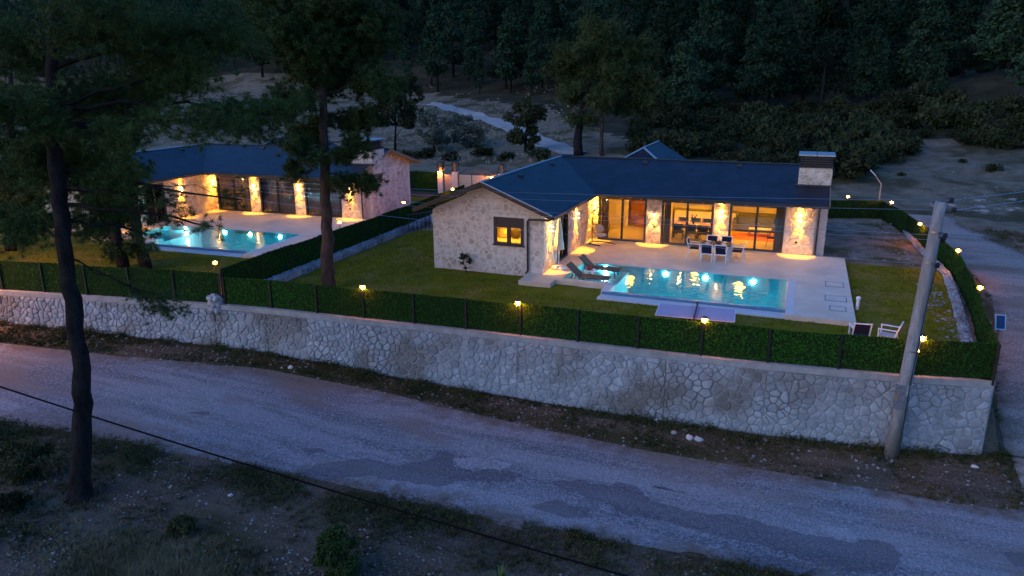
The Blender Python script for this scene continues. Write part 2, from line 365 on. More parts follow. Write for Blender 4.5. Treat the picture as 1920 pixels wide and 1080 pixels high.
for k in range(len(tf)):
    x_, y_, z_ = tv[tf[k][0]]
    if x_ > 17.2 and -5 < y_ <= 24: _mi[k] = 1
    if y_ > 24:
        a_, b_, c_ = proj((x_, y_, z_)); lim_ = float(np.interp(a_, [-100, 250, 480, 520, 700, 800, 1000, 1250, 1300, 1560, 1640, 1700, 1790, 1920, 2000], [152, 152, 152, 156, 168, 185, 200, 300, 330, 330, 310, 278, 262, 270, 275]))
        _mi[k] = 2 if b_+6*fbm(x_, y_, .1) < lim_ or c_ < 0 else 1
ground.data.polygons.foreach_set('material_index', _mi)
def hit(px, py, dmin=20, dmax=400):
    d = ray(px, py); d = d/np.linalg.norm(d[:2]); t = dmin
    while t < dmax:
        p = C0+d*t
        if p[2] <= tz(p[0], p[1]): return p
        t += .25 if t < 80 else 1
    return p

def sheet(name, m, pts_fn, nu, nv, dz, ez=tz):
    mb = MB(); vs = []
    for j in range(nv+1):
        for i in range(nu+1):
            x, y = pts_fn(i/nu, j/nv); vs.append((x, y, ez(x, y)+dz))
    mb.v = vs; mb.f = [(j*(nu+1)+i, j*(nu+1)+i+1, (j+1)*(nu+1)+i+1, (j+1)*(nu+1)+i) for j in range(nv) for i in range(nu)]
    sh = [abs(2*j/nv-1) for j in range(nv+1) for i in range(nu+1)]
    if 'lawn' in name: mb.f = [f for f in mb.f if not in_pool(sum(vs[k][0] for k in f)/4, sum(vs[k][1] for k in f)/4)]
    o = struct(mb.obj(name, m, None, True)); at = o.data.attributes.new('shoulder', 'FLOAT', 'POINT'); at.data.foreach_set('value', sh); return o
def road_pt(u, v):
    x = -45+85*u; a = near_edge(x)+.35*fbm(x, 0, .7)+.12*fbm(x, 5, 2.5); b = far_edge(x)+.22*fbm(x, 9, .8)+.1*fbm(x, 2, 2.7)
    return x, lerp(a, b, v)
def road_z(x, y): return zf(x)
road = sheet('road', M_ROAD, road_pt, 420, 10, .02, road_z)
def patch(name, outline, m, lift, seed):
    rg = random.Random(seed); P = [G(px, py, -2.9) for px, py in outline]
    P = [G(px, py, zf(p[0])) for (px, py), p in zip(outline, P)]; mb = MB(); ring = []
    for i in range(len(P)):
        a, b = P[i], P[(i+1) % len(P)]; L = np.linalg.norm(b-a); n = max(2, int(L/.07))
        nrm = np.array([-(b-a)[1], (b-a)[0], 0])/max(L, 1e-6)
        for k in range(n):
            q = a+(b-a)*k/n; q = q+nrm*(.16*fbm(q[0]*1.0+seed, q[1], 1.3)+.07*fbm(q[0]+seed, q[1], 4.5)+.02*rg.uniform(-1, 1)); ring.append((q[0], q[1], zf(q[0])+.02+lift))
    mb.add(ring, [tuple(range(len(ring)))]); o = mb.obj(name, m)
    return struct(o)
patch('road_patch', [(560, 885), (600, 868), (690, 862), (735, 872), (790, 868), (830, 852), (850, 858), (852, 880), (960, 882), (978, 893), (930, 905), (850, 903), (825, 914), (790, 908), (700, 897), (610, 897)], M_PATCH, .004, 1)
patch('road_patch', [(1020, 905), (1080, 898), (1105, 903), (1140, 915), (1170, 905), (1195, 915), (1215, 935), (1260, 950), (1300, 960), (1380, 968), (1500, 1000), (1590, 1018), (1640, 1010), (1680, 1025), (1690, 1045), (1675, 1075), (1640, 1080), (1500, 1048), (1380, 1012), (1280, 990), (1180, 965), (1110, 935)], M_PATCH, .004, 2)
patch('road_patch', [(995, 950), (1050, 943), (1100, 958), (1110, 972), (1060, 975)], M_PATCH, .004, 3)
patch('road_patch', [(355, 770), (390, 770), (392, 777), (356, 776)], M_PATCH, .004, 4)
patch('road_patch', [(565, 843), (600, 840), (612, 848), (580, 855)], M_PATCH, .004, 5)
patch('road_patch', [(1370, 1038), (1450, 1045), (1540, 1072), (1500, 1085), (1400, 1060)], M_PATCH, .004, 6)
patch('road_patch', [(1885, 1040), (1930, 1036), (1940, 1065), (1900, 1062)], M_PATCH, .004, 8)
patch('road_patch', [(1220, 912), (1245, 912), (1285, 925), (1260, 925)], M_PATCH, .004, 9)
patch('pale_road_patch', [(852, 862), (900, 860), (960, 872), (940, 884), (880, 880), (855, 876)], M_PALE, .008, 7)
patch('pale_road_patch', [(1530, 985), (1590, 990), (1605, 1012), (1560, 1008)], M_PALE, .008, 17)
# gravel track up the right side, and the dirt road winding away behind the villa
def track_pt(u, v):
    y = -11.5+40*u; x = trx(y); w = (2.4-.8*sst(y, 8, 22))+.35*fbm(x, y, .5)
    return x+lerp(-w, w, v), y
sheet('gravel_track', M_GRAVEL, track_pt, 140, 16, -.045, lambda x, y: tz(x, y, False))
_dr = [hit(*q) for q in ((1075, 292), (1040, 276), (985, 252), (930, 232), (880, 215), (838, 203), (800, 195))]
def dirt_pt(u, v):
    t = u*(len(_dr)-1); i = min(int(t), len(_dr)-2); p = lerp(_dr[i], _dr[i+1], t-i); w = 1.5+.25*fbm(p[0], p[1], .3)
    return p[0]+lerp(-w, w, v)*.75, p[1]+lerp(-w, w, v)*.65
sheet('dirt_road', mat('pale_dirt', (.3, .275, .26), (.38, .35, .33), 1.5, .95), dirt_pt, 120, 6, .12)

# lawns and bare soil inside the plots
def flat(z): return lambda x, y: z+.015*fbm(x, y, 1.2)
def fence_x(y): return float(np.interp(y, [-6.3, -3, 2.6, 6.9, 13, 19, 21.7], [16.7, 16.9, 17.4, 17.6, 17.1, 16.35, 15.8]))
sheet('lawn', M_LAWN, lambda u, v: (lerp(-10.8, fence_x(lerp(-6.5, 7.9, v))-.1, u), lerp(wl(lerp(-10.8, 16.5, u))+.3, 7.9+.15*fbm(u*20, 1, .7), v)), 70, 40, 0, flat(-.2))
sheet('bare_soil', M_SOIL, lambda u, v: (lerp(-10.8, fence_x(lerp(7.7, 21.4, v))-.1, u), lerp(7.75, 21.4, v)), 60, 30, 0, flat(-.215))
sheet('neighbouring_lawn', M_LAWN, lambda u, v: (lerp(-46, -11.3, u), lerp(wl(lerp(-46, -11.3, u))+.3, 19, v)), 70, 40, 0, flat(-.21))

# ------------------------------------------------------------------ stones
def voronoi(w, h, cell, rg, inside=None, holes=(), aspect=1.2, jit=.5, gap=.022):
    cw = cell*aspect; ch = cell/aspect*1.0; nxx = int(w/cw)+3; nyy = int(h/ch)+3; S = {}
    for j in range(-1, nyy):
        for i in range(-1, nxx): S[i, j] = ((i+.5*(j % 2)+rg.uniform(-jit, jit))*cw, (j+.5+rg.uniform(-jit, jit))*ch)
    for k_ in [k_ for k_ in S if rg.random() < .3]: del S[k_]
    def clip(P, a, b, c):  # keep a x + b y <= c
        o = []
        for k in range(len(P)):
            p, q = P[k], P[(k+1) % len(P)]; dp = a*p[0]+b*p[1]-c; dq = a*q[0]+b*q[1]-c
            if dp <= 0: o.append(p)
            if dp*dq < 0:
                t = dp/(dp-dq); o.append((p[0]+(q[0]-p[0])*t, p[1]+(q[1]-p[1])*t))
        return o
    lim = inside or [(-1, 0, 0), (1, 0, w), (0, -1, 0), (0, 1, h)]
    out = []
    for (i, j), s in S.items():
        P = [(s[0]-2*cw, s[1]-2*ch), (s[0]+2*cw, s[1]-2*ch), (s[0]+2*cw, s[1]+2*ch), (s[0]-2*cw, s[1]+2*ch)]
        for dj in (-2, -1, 0, 1, 2):
            for di in (-2, -1, 0, 1, 2):
                q = S.get((i+di, j+dj))
                if q and (di or dj):
                    a, b = q[0]-s[0], q[1]-s[1]; P = clip(P, a, b, a*(q[0]+s[0])/2+b*(q[1]+s[1])/2)
                    if len(P) < 3: break
            if len(P) < 3: break
        for a, b, c in lim:
            if len(P) >= 3: P = clip(P, a, b, c)
        if len(P) < 3: continue
        cx = sum(p[0] for p in P)/len(P); cy = sum(p[1] for p in P)/len(P)
        if any(x0-.1 < cx < x1+.1 and y0-.08 < cy < y1+.08 for x0, y0, x1, y1 in holes): continue
        for x0, y0, x1, y1 in holes:   # trim against the nearest hole side
            if max(p[0] for p in P) > x0 and min(p[0] for p in P) < x1 and max(p[1] for p in P) > y0 and min(p[1] for p in P) < y1:
                c_ = [(x0-cx, (1, 0, x0)), (cx-x1, (-1, 0, -x1)), (y0-cy, (0, 1, y0)), (cy-y1, (0, -1, -y1))]; P = clip(P, *max(c_)[1])
        if len(P) < 3: continue
        A = abs(sum(P[k][0]*P[(k+1) % len(P)][1]-P[(k+1) % len(P)][0]*P[k][1] for k in range(len(P))))/2
        if A < cell*cell*.12: continue
        cx = sum(p[0] for p in P)/len(P); cy = sum(p[1] for p in P)/len(P); r = math.sqrt(A/math.pi); k = 1-gap/r
        Q = []
        for t in range(len(P)):
            p, q = P[t], P[(t+1) % len(P)]
            if math.hypot(p[0]-q[0], p[1]-q[1]) < .04: continue
            for f in (.16, .84): Q.append((cx+(p[0]+(q[0]-p[0])*f-cx)*k, cy+(p[1]+(q[1]-p[1])*f-cy)*k))
        if len(Q) >= 5: out.append((A, (cx, cy), Q))
    return out
def stone_mb(mb, Q, c, org, u, vdir, n, th, rg):
    org, u, vdir, n = map(Vector, (org, u, vdir, n)); k = len(Q); vs = []
    tx, ty = rg.uniform(-.12, .12), rg.uniform(-.12, .12)
    P = lambda x, y, d: org+u*x+vdir*y+n*d
    for x, y in Q: vs.append(P(x, y, -.02))
    for x, y in Q: vs.append(P(c[0]+(x-c[0])*.8, c[1]+(y-c[1])*.8, th*(.8+tx*(x-c[0])*6+ty*(y-c[1])*6)))
    vs.append(P(c[0]+rg.uniform(-.03, .03), c[1]+rg.uniform(-.03, .03), th))
    fs = [(i, (i+1) % k, (i+1) % k+k, i+k) for i in range(k)]+[(i+k, (i+1) % k+k, 2*k) for i in range(k)]
    return mb.add(vs, fs)
def stones_on(parent, faces, m, th, limit, seed, stuffname='stonework', cell=.3, gap=.022):
    """faces: list of dict(org,u,v,n,w,h,inside,holes); first `limit` of all stones (nearest, largest) are single parts"""
    rg = random.Random(seed); allst = []
    for F in faces:
        for A, c, Q in voronoi(F['w'], F['h'], F.get('cell', cell), rg, F.get('inside'), F.get('holes', ()), gap=gap):
            p = Vector(F['org'])+Vector(F['u'])*c[0]+Vector(F['v'])*c[1]
            allst.append((A/((p-Vector(CAM)).length**2)*F.get('w8', 1), A, c, Q, F))
    allst.sort(key=lambda t: -t[0]); rest = MB()
    for i, (_, A, c, Q, F) in enumerate(allst):
        t = F.get('th', th)*rg.uniform(.5, 1.3)
        mb = MB() if i < limit else rest
        stone_mb(mb, Q, c, F['org'], F['u'], F['v'], F['n'], t, rg)
        if i < limit: mb.obj('stone', m, parent)
    if rest.v: stuff(rest.obj(stuffname, m, parent))

# retaining wall along the road, split at the stone pillar
def wall_run(name, label, x0, x1, seed, limit, coping_label=None):
    t = thing(name, label, 'wall', ((x0+x1)/2, wl((x0+x1)/2), zf((x0+x1)/2)))
    xs = [x0]+[p[0] for p in WL if x0 < p[0] < x1]+[x1]; core = MB(); cop = MB(); faces = []
    ox, oy, oz = t.location
    for a, b in zip(xs[:-1], xs[1:]):
        n = max(1, int((b-a)/3)); 
        for i in range(n):
            xa, xb = lerp(a, b, i/n), lerp(a, b, (i+1)/n); ya, yb = wl(xa), wl(xb); za, zb = zf(xa)-.3, zf(xb)-.3
            core.add([(xa-ox, ya-oy-.04, za-oz), (xb-ox, yb-oy-.04, zb-oz), (xb-ox, yb-oy+.6, zb-oz), (xa-ox, ya-oy+.6, za-oz), (xa-ox, ya-oy+.02, -.5-oz), (xb-ox, yb-oy+.02, -.5-oz), (xb-ox, yb-oy+.6, -.5-oz), (xa-ox, ya-oy+.6, -.5-oz)],
                     [(3, 2, 1, 0), (4, 5, 6, 7), (0, 1, 5, 4), (1, 2, 6, 5), (2, 3, 7, 6), (3, 0, 4, 7)])
            cop.add([(xa-ox, ya-oy+.0, -.5-oz), (xb-ox, yb-oy+.0, -.5-oz), (xb-ox, yb-oy+.42, -.5-oz), (xa-ox, ya-oy+.42, -.5-oz), (xa-ox, ya-oy+.0, -.3-oz), (xb-ox, yb-oy+.0, -.3-oz), (xb-ox, yb-oy+.42, -.3-oz), (xa-ox, ya-oy+.42, -.3-oz)],
                    [(3, 2, 1, 0), (4, 5, 6, 7), (0, 1, 5, 4), (1, 2, 6, 5), (2, 3, 7, 6), (3, 0, 4, 7)])
        d = Vector((b-a, wl(b)-wl(a), 0)); L = d.length; u = d/L; zb_ = min(zf(a), zf(b))-.1
        faces.append(dict(org=(a-ox, wl(a)-oy-.04, zb_-oz), u=u, v=(0, .02, 1), n=(u.y, -u.x, 0), w=L, h=-.52-zb_, cell=.225))
    core.obj('wall_core', M_MORTAR, t)
    cop.obj('coping', M_CONC, t)
    stones_on(t, [dict(f, org=Vector(f['org'])) for f in faces], M_STONE, .03, limit, seed, gap=.008)
    return t
rw = wall_run('retaining_wall', 'long pale rubble stone retaining wall beside the road under the right villa garden', -11.55, 16.8, 5, 290)
rw2 = wall_run('retaining_wall', 'lower rubble stone wall left of the boundary stone block behind the big pine', -46, -11.551, 6, 200)
# return of the main wall round the right corner
mb = MB(); mb.box(16.2-rw.location.x, -6.2-rw.location.y, -3.2-rw.location.z, 16.85-rw.location.x, 4-rw.location.y, -.3-rw.location.z); mb.obj('side_wall', M_MORTAR, rw)
pl = thing('boundary_stone', 'rounded pale stone block on top of the wall where the two plots meet', 'stone block', (-11.55, wl(-11.55)-.02, -.75))
rg = random.Random(3)
MB().ball((0, .15, .45), .36, 12, 8, (.95, .7, 1.25), .1, rg).obj('core', M_MORTAR, pl)
for k in range(7):
    for j in range(3):
        t = 2*math.pi*(k+.5*(j % 2))/7; MB().ball((.25*math.cos(t), .15+.19*math.sin(t), .2+.25*j), .14, 7, 4, (1, 1, .9), .25, rg).obj('stone', M_STONE, pl)

# ------------------------------------------------------------------ hedge fences
def panel_mesh(L=2.14, H=1.18, n=3000, seed=1):
    r = np.random.RandomState(seed)
    base = np.column_stack([r.uniform(0.02, L-.02, n), np.where(r.rand(n) < .62, -1, 1)*r.uniform(.012, .02, n), r.uniform(.03, H, n)])
    top = np.column_stack([r.uniform(0.02, L-.02, 160), r.uniform(-.02, .02, 160), np.full(160, H)+r.uniform(-.02, .01, 160)]); c = np.vstack([base, top])
    d1 = r.normal(size=(len(c), 3))*(.018, .006, .018); d2 = r.normal(size=(len(c), 3))*(.012, .006, .02)
    v = np.stack([c-d1-d2*.5, c+d1-d2*.5, c+d2*1.6], 1)
    mb = MB().box(.0, -.012, .02, L, .012, H)
    bq = np.array(mb.v); tr = np.array([[bq[f[0]], bq[f[1]], bq[f[2]]] for f in mb.f]+[[bq[f[0]], bq[f[2]], bq[f[3]]] for f in mb.f])
    me = tri_mesh('fence_panel', np.concatenate([v, tr]), M_HEDGE); me.materials.append(M_HEDGEB)
    mi = np.zeros(len(v)+len(tr), dtype=np.int32); mi[len(v):] = 1; me.polygons.foreach_set('material_index', mi); return me
PM = [panel_mesh(seed=s) for s in (1, 2, 3)]
POSTM = MB().box(-.03, -.03, -.1, .03, .03, 1.2).mesh('fence_post', M_BLACK)
def fence(label, path, zb, start=0.0, sp=2.14, hs=1.0, name='hedge_fence'):
    P = [Vector((x, y, 0)) for x, y in path]
    t = thing(name, label, 'fence', (P[0].x, P[0].y, zb if not callable(zb) else zb(P[0].x)))
    z0 = t.location.z; posts = []; k = 0
    for a, b in zip(P[:-1], P[1:]):
        L = (b-a).length; n = max(1, round(L/sp))
        for i in range(n):
            p, q = a.lerp(b, i/n), a.lerp(b, (i+1)/n); d = q-p; zz = (zb(p.x) if callable(zb) else zb)
            o = put('fence_panel', PM[k % 3], t, (p.x-P[0].x, p.y-P[0].y, zz-z0), math.atan2(d.y, d.x)); o.scale = (d.length/2.14, 1, hs*(1+.02*math.sin(k*2.3))); k += 1
            o2 = put('fence_post', POSTM, t, (p.x-P[0].x, p.y-P[0].y-.045, zz-z0), math.atan2(d.y, d.x)); o2.scale.z = hs
    put('fence_post', POSTM, t, (P[-1].x-P[0].x, P[-1].y-P[0].y, (zb(P[-1].x) if callable(zb) else zb)-z0)).scale.z = hs
    return t
FY = .2
fx = [-11.1+2.133*k for k in range(13)]+[16.75]
fence('green artificial hedge fence on the roadside wall in front of the right villa', [(x, wl(x)+FY) for x in fx], -.3, hs=.98)
fx2 = [-11.3-2.14*k for k in range(15)]
fence('dark green hedge fence on the lower wall left of the boundary stone block', [(x, wl(x)+FY) for x in fx2], -.3, hs=1.12)
DIV = [(-11.25, -8.1), (-11.35, -5.4), (-11.4, 3), (-11.75, 11.3), (-12.1, 17.5)]
fence('green hedge fence on the low wall between the two villa gardens', DIV, 0.0, hs=1.0)
RF = [(16.75, -6.3), (16.95, -3), (17.35, .45), (17.5, 2.6), (17.72, 6.9), (17.2, 13), (16.4, 19), (15.8, 21.7)]
fence('green hedge fence running up the right side of the garden beside the gravel track', RF, -.3, hs=1.02)
fence('green hedge fence at the back of the garden right of the chimney', [(15.8, 21.7), (12.4, 20.5), (4, 20.9), (-3, 21.3)], -.25, hs=1.0)
gp = YP(780, 362, 22.0); gq = YP(822, 364, 21.5)
fence('short green hedge fence between the left villa and the gate pillars', [(gp[0]-6, 22.4), (gp[0], 22.0), (-16.1, 21.6)], -.2, hs=1.35)
# low rubble walls inside the plot
def low_wall(label, path, z0, h, th, seed, name='low_stone_wall', cell=.26):
    t = thing(name, label, 'wall', (path[0][0], path[0][1], z0)); core = MB(); faces = []
    for a, b in zip(path[:-1], path[1:]):
        d = Vector((b[0]-a[0], b[1]-a[1], 0)); L = d.length; u = d/L; n = Vector((u.y, -u.x, 0)); o = Vector((a[0]-path[0][0], a[1]-path[0][1], 0))
        p = [o, o+d, o+d-n*th, o-n*th]
        core.prism([q+Vector((0, 0, -.3)) for q in p], h+.3)
        faces.append(dict(org=o-n*.0, u=u, v=(0, 0, 1), n=n, w=L, h=h, cell=cell))
        faces.append(dict(org=o+Vector((0, 0, h)), u=u, v=-n, n=(0, 0, 1), w=L, h=th, cell=cell))
    core.obj('wall_core', M_MORTAR, t); stones_on(t, faces, M_STONE, .06, 260, seed, cell=cell, gap=.022); return t
low_wall('low pale stone wall under the hedge fence between the two gardens', [(-10.75, -5.9), (-10.85, 3), (-11.2, 11.2)], -.22, .3, .42, 21)
low_wall('low rubble kerb wall at the foot of the right side fence', [(16.55, 20.5), (16.75, 13), (17.25, 6.9), (16.95, 2.6), (16.45, -3), (16.35, -6)], -.22, .16, .3, 22, 'rubble_kerb')

# ------------------------------------------------------------------ villa
villa = thing('villa', 'stone villa with dark blue roof and brightly lit rooms behind the pool on the right', 'house', (0, 0, 0))
YF = 8.09
D1, D2, D3 = (.48, 3.06), (3.95, 6.57), (7.45, 10.08); DH = 2.4
def wallx(mb, y0, y1, x0, x1, z0, z1, holes=()):
    xs = x0
    for a, b, lo, hi in sorted(holes):
        mb.box(xs, y0, z0, a, y1, z1)
        if lo > z0: mb.box(a, y0, z0, b, y1, lo)
        if hi < z1: mb.box(a, y0, hi, b, y1, z1)
        xs = b
    mb.box(xs, y0, z0, x1, y1, z1)
def wally(mb, x0, x1, y0, y1, z0, z1, holes=()):
    ys = y0
    for a, b, lo, hi in sorted(holes):
        mb.box(x0, ys, z0, x1, a, z1)
        if lo > z0: mb.box(x0, a, z0, x1, b, lo)
        if hi < z1: mb.box(x0, a, hi, x1, b, z1)
        ys = b
    mb.box(x0, ys, z0, x1, y1, z1)
SD = (2.15, 3.75)
WIN = (-2.40, -.98, 1.24, 2.52)
w = MB(); wallx(w, 0, .3, -5.6, 0, -.4, 2.66, [WIN]); w.obj('wall', M_HMORT, villa)
w = MB(); w.prism([(-5.6, 0, 2.66), (0, 0, 2.66), (-.3, 0, 2.83), (-2.8, 0, 3.96), (-5.3, 0, 2.83)], Vector((0, .3, 0))); w.obj('gable_wall', M_HMORT, villa)
w = MB(); wally(w, -.3, 0, .3, YF, -.4, 2.9, [(SD[0], SD[1], 0.02, 2.45)]); w.obj('wall', M_HMORT, villa)
w = MB(); wallx(w, YF, YF+.3, -.3, 11.57, -.4, 3.06, [(D1[0], D1[1], .03, DH), (D2[0], D2[1], .03, DH), (D3[0], D3[1], .03, DH)]); w.obj('wall', M_HMORT, villa)
w = MB(); wally(w, 11.27, 11.57, YF+.3, 14.8, -.4, 2.9); w.prism([(11.27, YF, 3.06), (11.27, 14.8, 2.9), (11.27, 14.8, 3.1), (11.27, 11.43, 4.0), (11.27, YF, 3.1)], Vector((.3, 0, 0))); w.obj('wall', M_HMORT, villa)
w = MB(); wallx(w, 14.8, 15.1, -5.6, 11.57, -.4, 3.0); wally(w, -5.6, -5.3, .3, 14.8, -.4, 2.75); w.obj('wall', M_HMORT, villa)
hf = [dict(org=(-5.6, 0, -.2), u=(1, 0, 0), v=(0, 0, 1), n=(0, -1, 0), w=5.6, h=4.2, inside=[(-1, 0, 0), (1, 0, 5.6), (0, -1, 0), (.403, 1, 2.78+.403*5.6+.02), (-.403, 1, 2.78+.02)], holes=[(3.13, 1.38, 4.68, 2.76)], cell=.26, w8=2, th=.011),
      dict(org=(0, 0, 0), u=(0, 1, 0), v=(0, 0, 1), n=(1, 0, 0), w=YF, h=2.72, holes=[(SD[0]-.07, -.1, SD[1]+.07, 2.5)], cell=.3),
      dict(org=(0, YF, 0), u=(1, 0, 0), v=(0, 0, 1), n=(0, -1, 0), w=11.55, h=2.9, holes=[(a-.06, -.1, b+.06, DH+.05) for a, b in (D1, D2, D3)], cell=.3)]
hf += [dict(org=(11.57, YF+.3, -.1), u=(0, 1, 0), v=(0, 0, 1), n=(1, 0, 0), w=6.4, h=4.0, inside=[(-1, 0, 0), (1, 0, 6.4), (0, -1, 0), (-.291, 1, 3.05), (.291, 1, 5.0)], holes=[(.2, 0, 2.23, 4)], cell=.3, w8=.1), dict(org=(12.08, 8.6, -.1), u=(0, 1, 0), v=(0, 0, 1), n=(1, 0, 0), w=2, h=2.8, cell=.3, w8=.1), dict(org=(10.56, 8.9, 3.42), u=(1, 0, 0), v=(0, 0, 1), n=(0, -1, 0), w=1.5, h=.86, cell=.3), dict(org=(12.08, 8.9, 2.75), u=(0, 1, 0), v=(0, 0, 1), n=(1, 0, 0), w=1.6, h=1.5, cell=.3, w8=.1)]
stones_on(villa, hf, M_HSTONE, .032, 300, 9, gap=.011)
# east side chimney breast
w = MB(); w.box(11.575, 8.6, -.4, 12.08, 10.6, 2.75); w.box(10.55, 8.9, 2.6, 12.08, 10.5, 4.3); ch = w.obj('chimney', M_HMORT, villa)
MB().box(10.5, 8.85, 4.3, 12.13, 10.55, 4.36).obj('chimney_ledge', M_DARK, ch)
w = MB(); w.box(10.72, 9.05, 4.36, 11.92, 10.35, 4.86)
for k in range(4): w.box(10.56, 8.9, 4.39+.115*k, 12.07, 10.5, 4.45+.115*k)
w.obj('chimney_louvre', M_DARK, ch)
for a, b in ((10.46, 11.3), (11.33, 12.17)): MB().box(a, 8.8, 4.88, b, 10.6, 4.95).obj('chimney_cap', M_TRIM, ch)
MB().box(10.44, 8.72, 3.36, 12.2, 8.9, 3.46).obj('chimney_flashing', M_DARK, ch)
# roof planes
ZE, ZR = 2.8, 4.17; XR = 12.05; VA = (.6, 6.72, ZE); RL = (-2.8, 11.43, ZR)
planes = [[VA, (XR, 6.72, ZE), (XR, 11.43, ZR), RL], [(.6, -.6, ZE), VA, RL, (-2.8, -.6, ZR)], [(-2.8, -.6, ZR), RL, (-6.3, 16.14, ZE-.03), (-6.3, -.6, ZE-.03)], [RL, (XR, 11.43, ZR), (XR, 16.14, ZE), (-6.3, 16.14, ZE-.03)]]
for P in planes: MB().prism([(p[0], p[1], p[2]-.06) for p in P], .06).obj('roof', M_ROOF, villa)
for P in planes: MB().prism([(p[0], p[1], p[2]-.12) for p in P], .058).obj('soffit', M_SOFFIT, villa)
MB().add([(-1.2, 11.6, 2.9), (4.4, 11.6, 2.9), (4.4, 19, 2.9), (-1.2, 19, 2.9), (1.6, 14, 4.56), (1.6, 19, 4.56)], [(0, 1, 4), (1, 2, 5, 4), (3, 0, 4, 5), (2, 3, 5), (3, 2, 1, 0)]).obj('rear_roof', M_ROOF, villa)
for a, b in (((1.6, 14, 4.58), (.35, 12.9, 3.84)), ((1.6, 14, 4.58), (2.85, 12.9, 3.84)), ((1.6, 14, 4.58), (1.6, 19, 4.58))): MB().bar(a, b, .12, .05).obj('ridge_cap', M_TRIM, villa)
MB().box(-.8, 15.1, -.4, 4, 18.6, 2.9).obj('rear_wall', M_HMORT, villa)
MB().bar((-2.8, -.64, ZR+.01), (-2.8, 11.43, ZR+.01), .16, .05).obj('ridge_cap', M_TRIM, villa)
MB().bar((-2.8, 11.43, ZR+.012), (XR, 11.43, ZR+.012), .16, .05).obj('ridge_cap', M_DARK, villa)
MB().bar((-2.8, -.62, ZR-.08), (.64, -.62, ZE-.08), .05, .2).obj('bargeboard', M_DARK, villa)
MB().bar((-2.8, -.62, ZR-.08), (-6.34, -.62, ZE-.11), .05, .2).obj('bargeboard', M_DARK, villa)
MB().bar((-2.8, -.63, ZR+.03), (.62, -.63, ZE+.03), .09, .03).obj('drip_edge', M_TRIM, villa)
MB().bar((XR+.03, 6.7, ZE-.08), (XR+.03, 11.43, ZR-.08), .05, .2).obj('bargeboard', M_WOOD, villa)
MB().bar((XR+.03, 11.43, ZR-.08), (XR+.03, 16.14, ZE-.08), .05, .2).obj('bargeboard', M_WOOD, villa)
MB().box(.62, 6.58, ZE-.16, XR+.02, 6.7, ZE-.03).obj('gutter', M_DARK, villa)
MB().box(.6, -.62, ZE-.16, .72, 6.58, ZE-.03).obj('gutter', M_DARK, villa)
for k in range(11):
    x = .95+1.045*k; MB().tube([(x, 6.78, 2.62), (x, 8.3, 3.05)], .085, 8).obj('rafter_end', M_WOOD, villa)
for k in range(7):
    y = .1+1.05*k; MB().tube([(.52, y, 2.64), (-.2, y, 2.93)], .07, 8).obj('rafter_end', M_WOOD, villa)
def on_plane(px, py, P):
    a, b, c = (np.array(q) for q in P[:3]); n = np.cross(b-a, c-a); d = ray(px, py); return C0+d*(n@(a-C0)/(n@d))
for px, py, P in ((1035, 309, planes[1]), (976.7, 331, planes[1]), (1210.7, 305, planes[0]), (1386.7, 311, planes[0])):
    q = on_plane(px, py, P); MB().box(q[0]-.14, q[1]-.12, q[2]-.05, q[0]+.14, q[1]+.12, q[2]+.09).obj('roof_vent', M_DARK, villa)
def sliding_door(a, b, z0=.03, z1=DH, axis='x', c=YF):
    """frame mesh with two panes as sub-parts"""
    def bx(mb, u0, u1, d0, d1, lo, hi):
        return mb.box(u0, c+d0, lo, u1, c+d1, hi) if axis == 'x' else mb.box(c-d1, u0, lo, c-d0, u1, hi)
    fr = MB(); mid = (a+b)/2
    bx(fr, a-.04, a+.07, -.035, .16, z0, z1+.04); bx(fr, b-.07, b+.04, -.035, .16, z0, z1+.04); bx(fr, a+.07, b-.07, -.035, .16, z1-.09, z1+.04); bx(fr, a+.07, b-.07, -.035, .16, z0, z0+.08)
    bx(fr, mid-.055, mid+.055, .0, .12, z0+.08, z1-.09)
    o = fr.obj('sliding_door', M_DARK, villa)
    for u0, u1, d in ((a+.07, mid-.056, .05), (mid+.056, b-.07, .09)): bx(MB(), u0, u1, d, d+.008, z0+.08, z1-.09).obj('glass_pane', M_GLASS, o)
    return o
for d in (D1, D2, D3): sliding_door(*d)
sliding_door(SD[0], SD[1], .03, 2.42, 'y', 0)
x0, x1, z0, z1 = WIN; fr = MB(); fr.box(x0-.03, -.05, z0, x0+.1, .1, z1); fr.box(x1-.1, -.05, z0, x1+.03, .1, z1); fr.box(x0+.1, -.05, z0, x1-.1, .1, z0+.1); fr.box(x0+.1, -.05, z1-.47, x1-.1, .1, z1-.36); fr.box((x0+x1)/2-.08, -.04, z0+.1, (x0+x1)/2+.08, .1, z1-.47)
wn = fr.obj('window', M_DARK, villa); MB().box(x0+.1, -.03, z1-.36, x1-.1, .28, z1).obj('shutter_box', M_DARK, wn)
MB().box(x0-.08, -.09, z0-.06, x1+.08, -.0, z0-.005).obj('window_sill', M_DARK, wn)
for a, b in ((x0+.1, (x0+x1)/2-.08), ((x0+x1)/2+.08, x1-.1)): MB().box(a, .03, z0+.1, b, .038, z1-.47).obj('glass_pane', M_GLASS, wn)
MB().tube([(.62, -.5, 2.66), (.3, -.3, 2.56), (-.2, -.12, 2.52), (-.68, -.09, 2.5), (-.74, -.08, 2.4), (-.72, -.08, .1), (-.78, -.18, -.02)], .05, 8).obj('downpipe', M_DARK, villa)
MB().tube([(11.75, 6.64, 2.7), (11.72, 7.6, 2.5), (11.68, 8.0, 2.35), (11.68, 8.0, .05)], .05, 8).obj('downpipe', M_DARK, villa)
for x, z in ((3.55, .95), (10.75, .62)): MB().tube([(x, YF-.03, z), (x, YF+.02, z)], .06, 10).obj('wall_outlet', M_BLACK, villa)
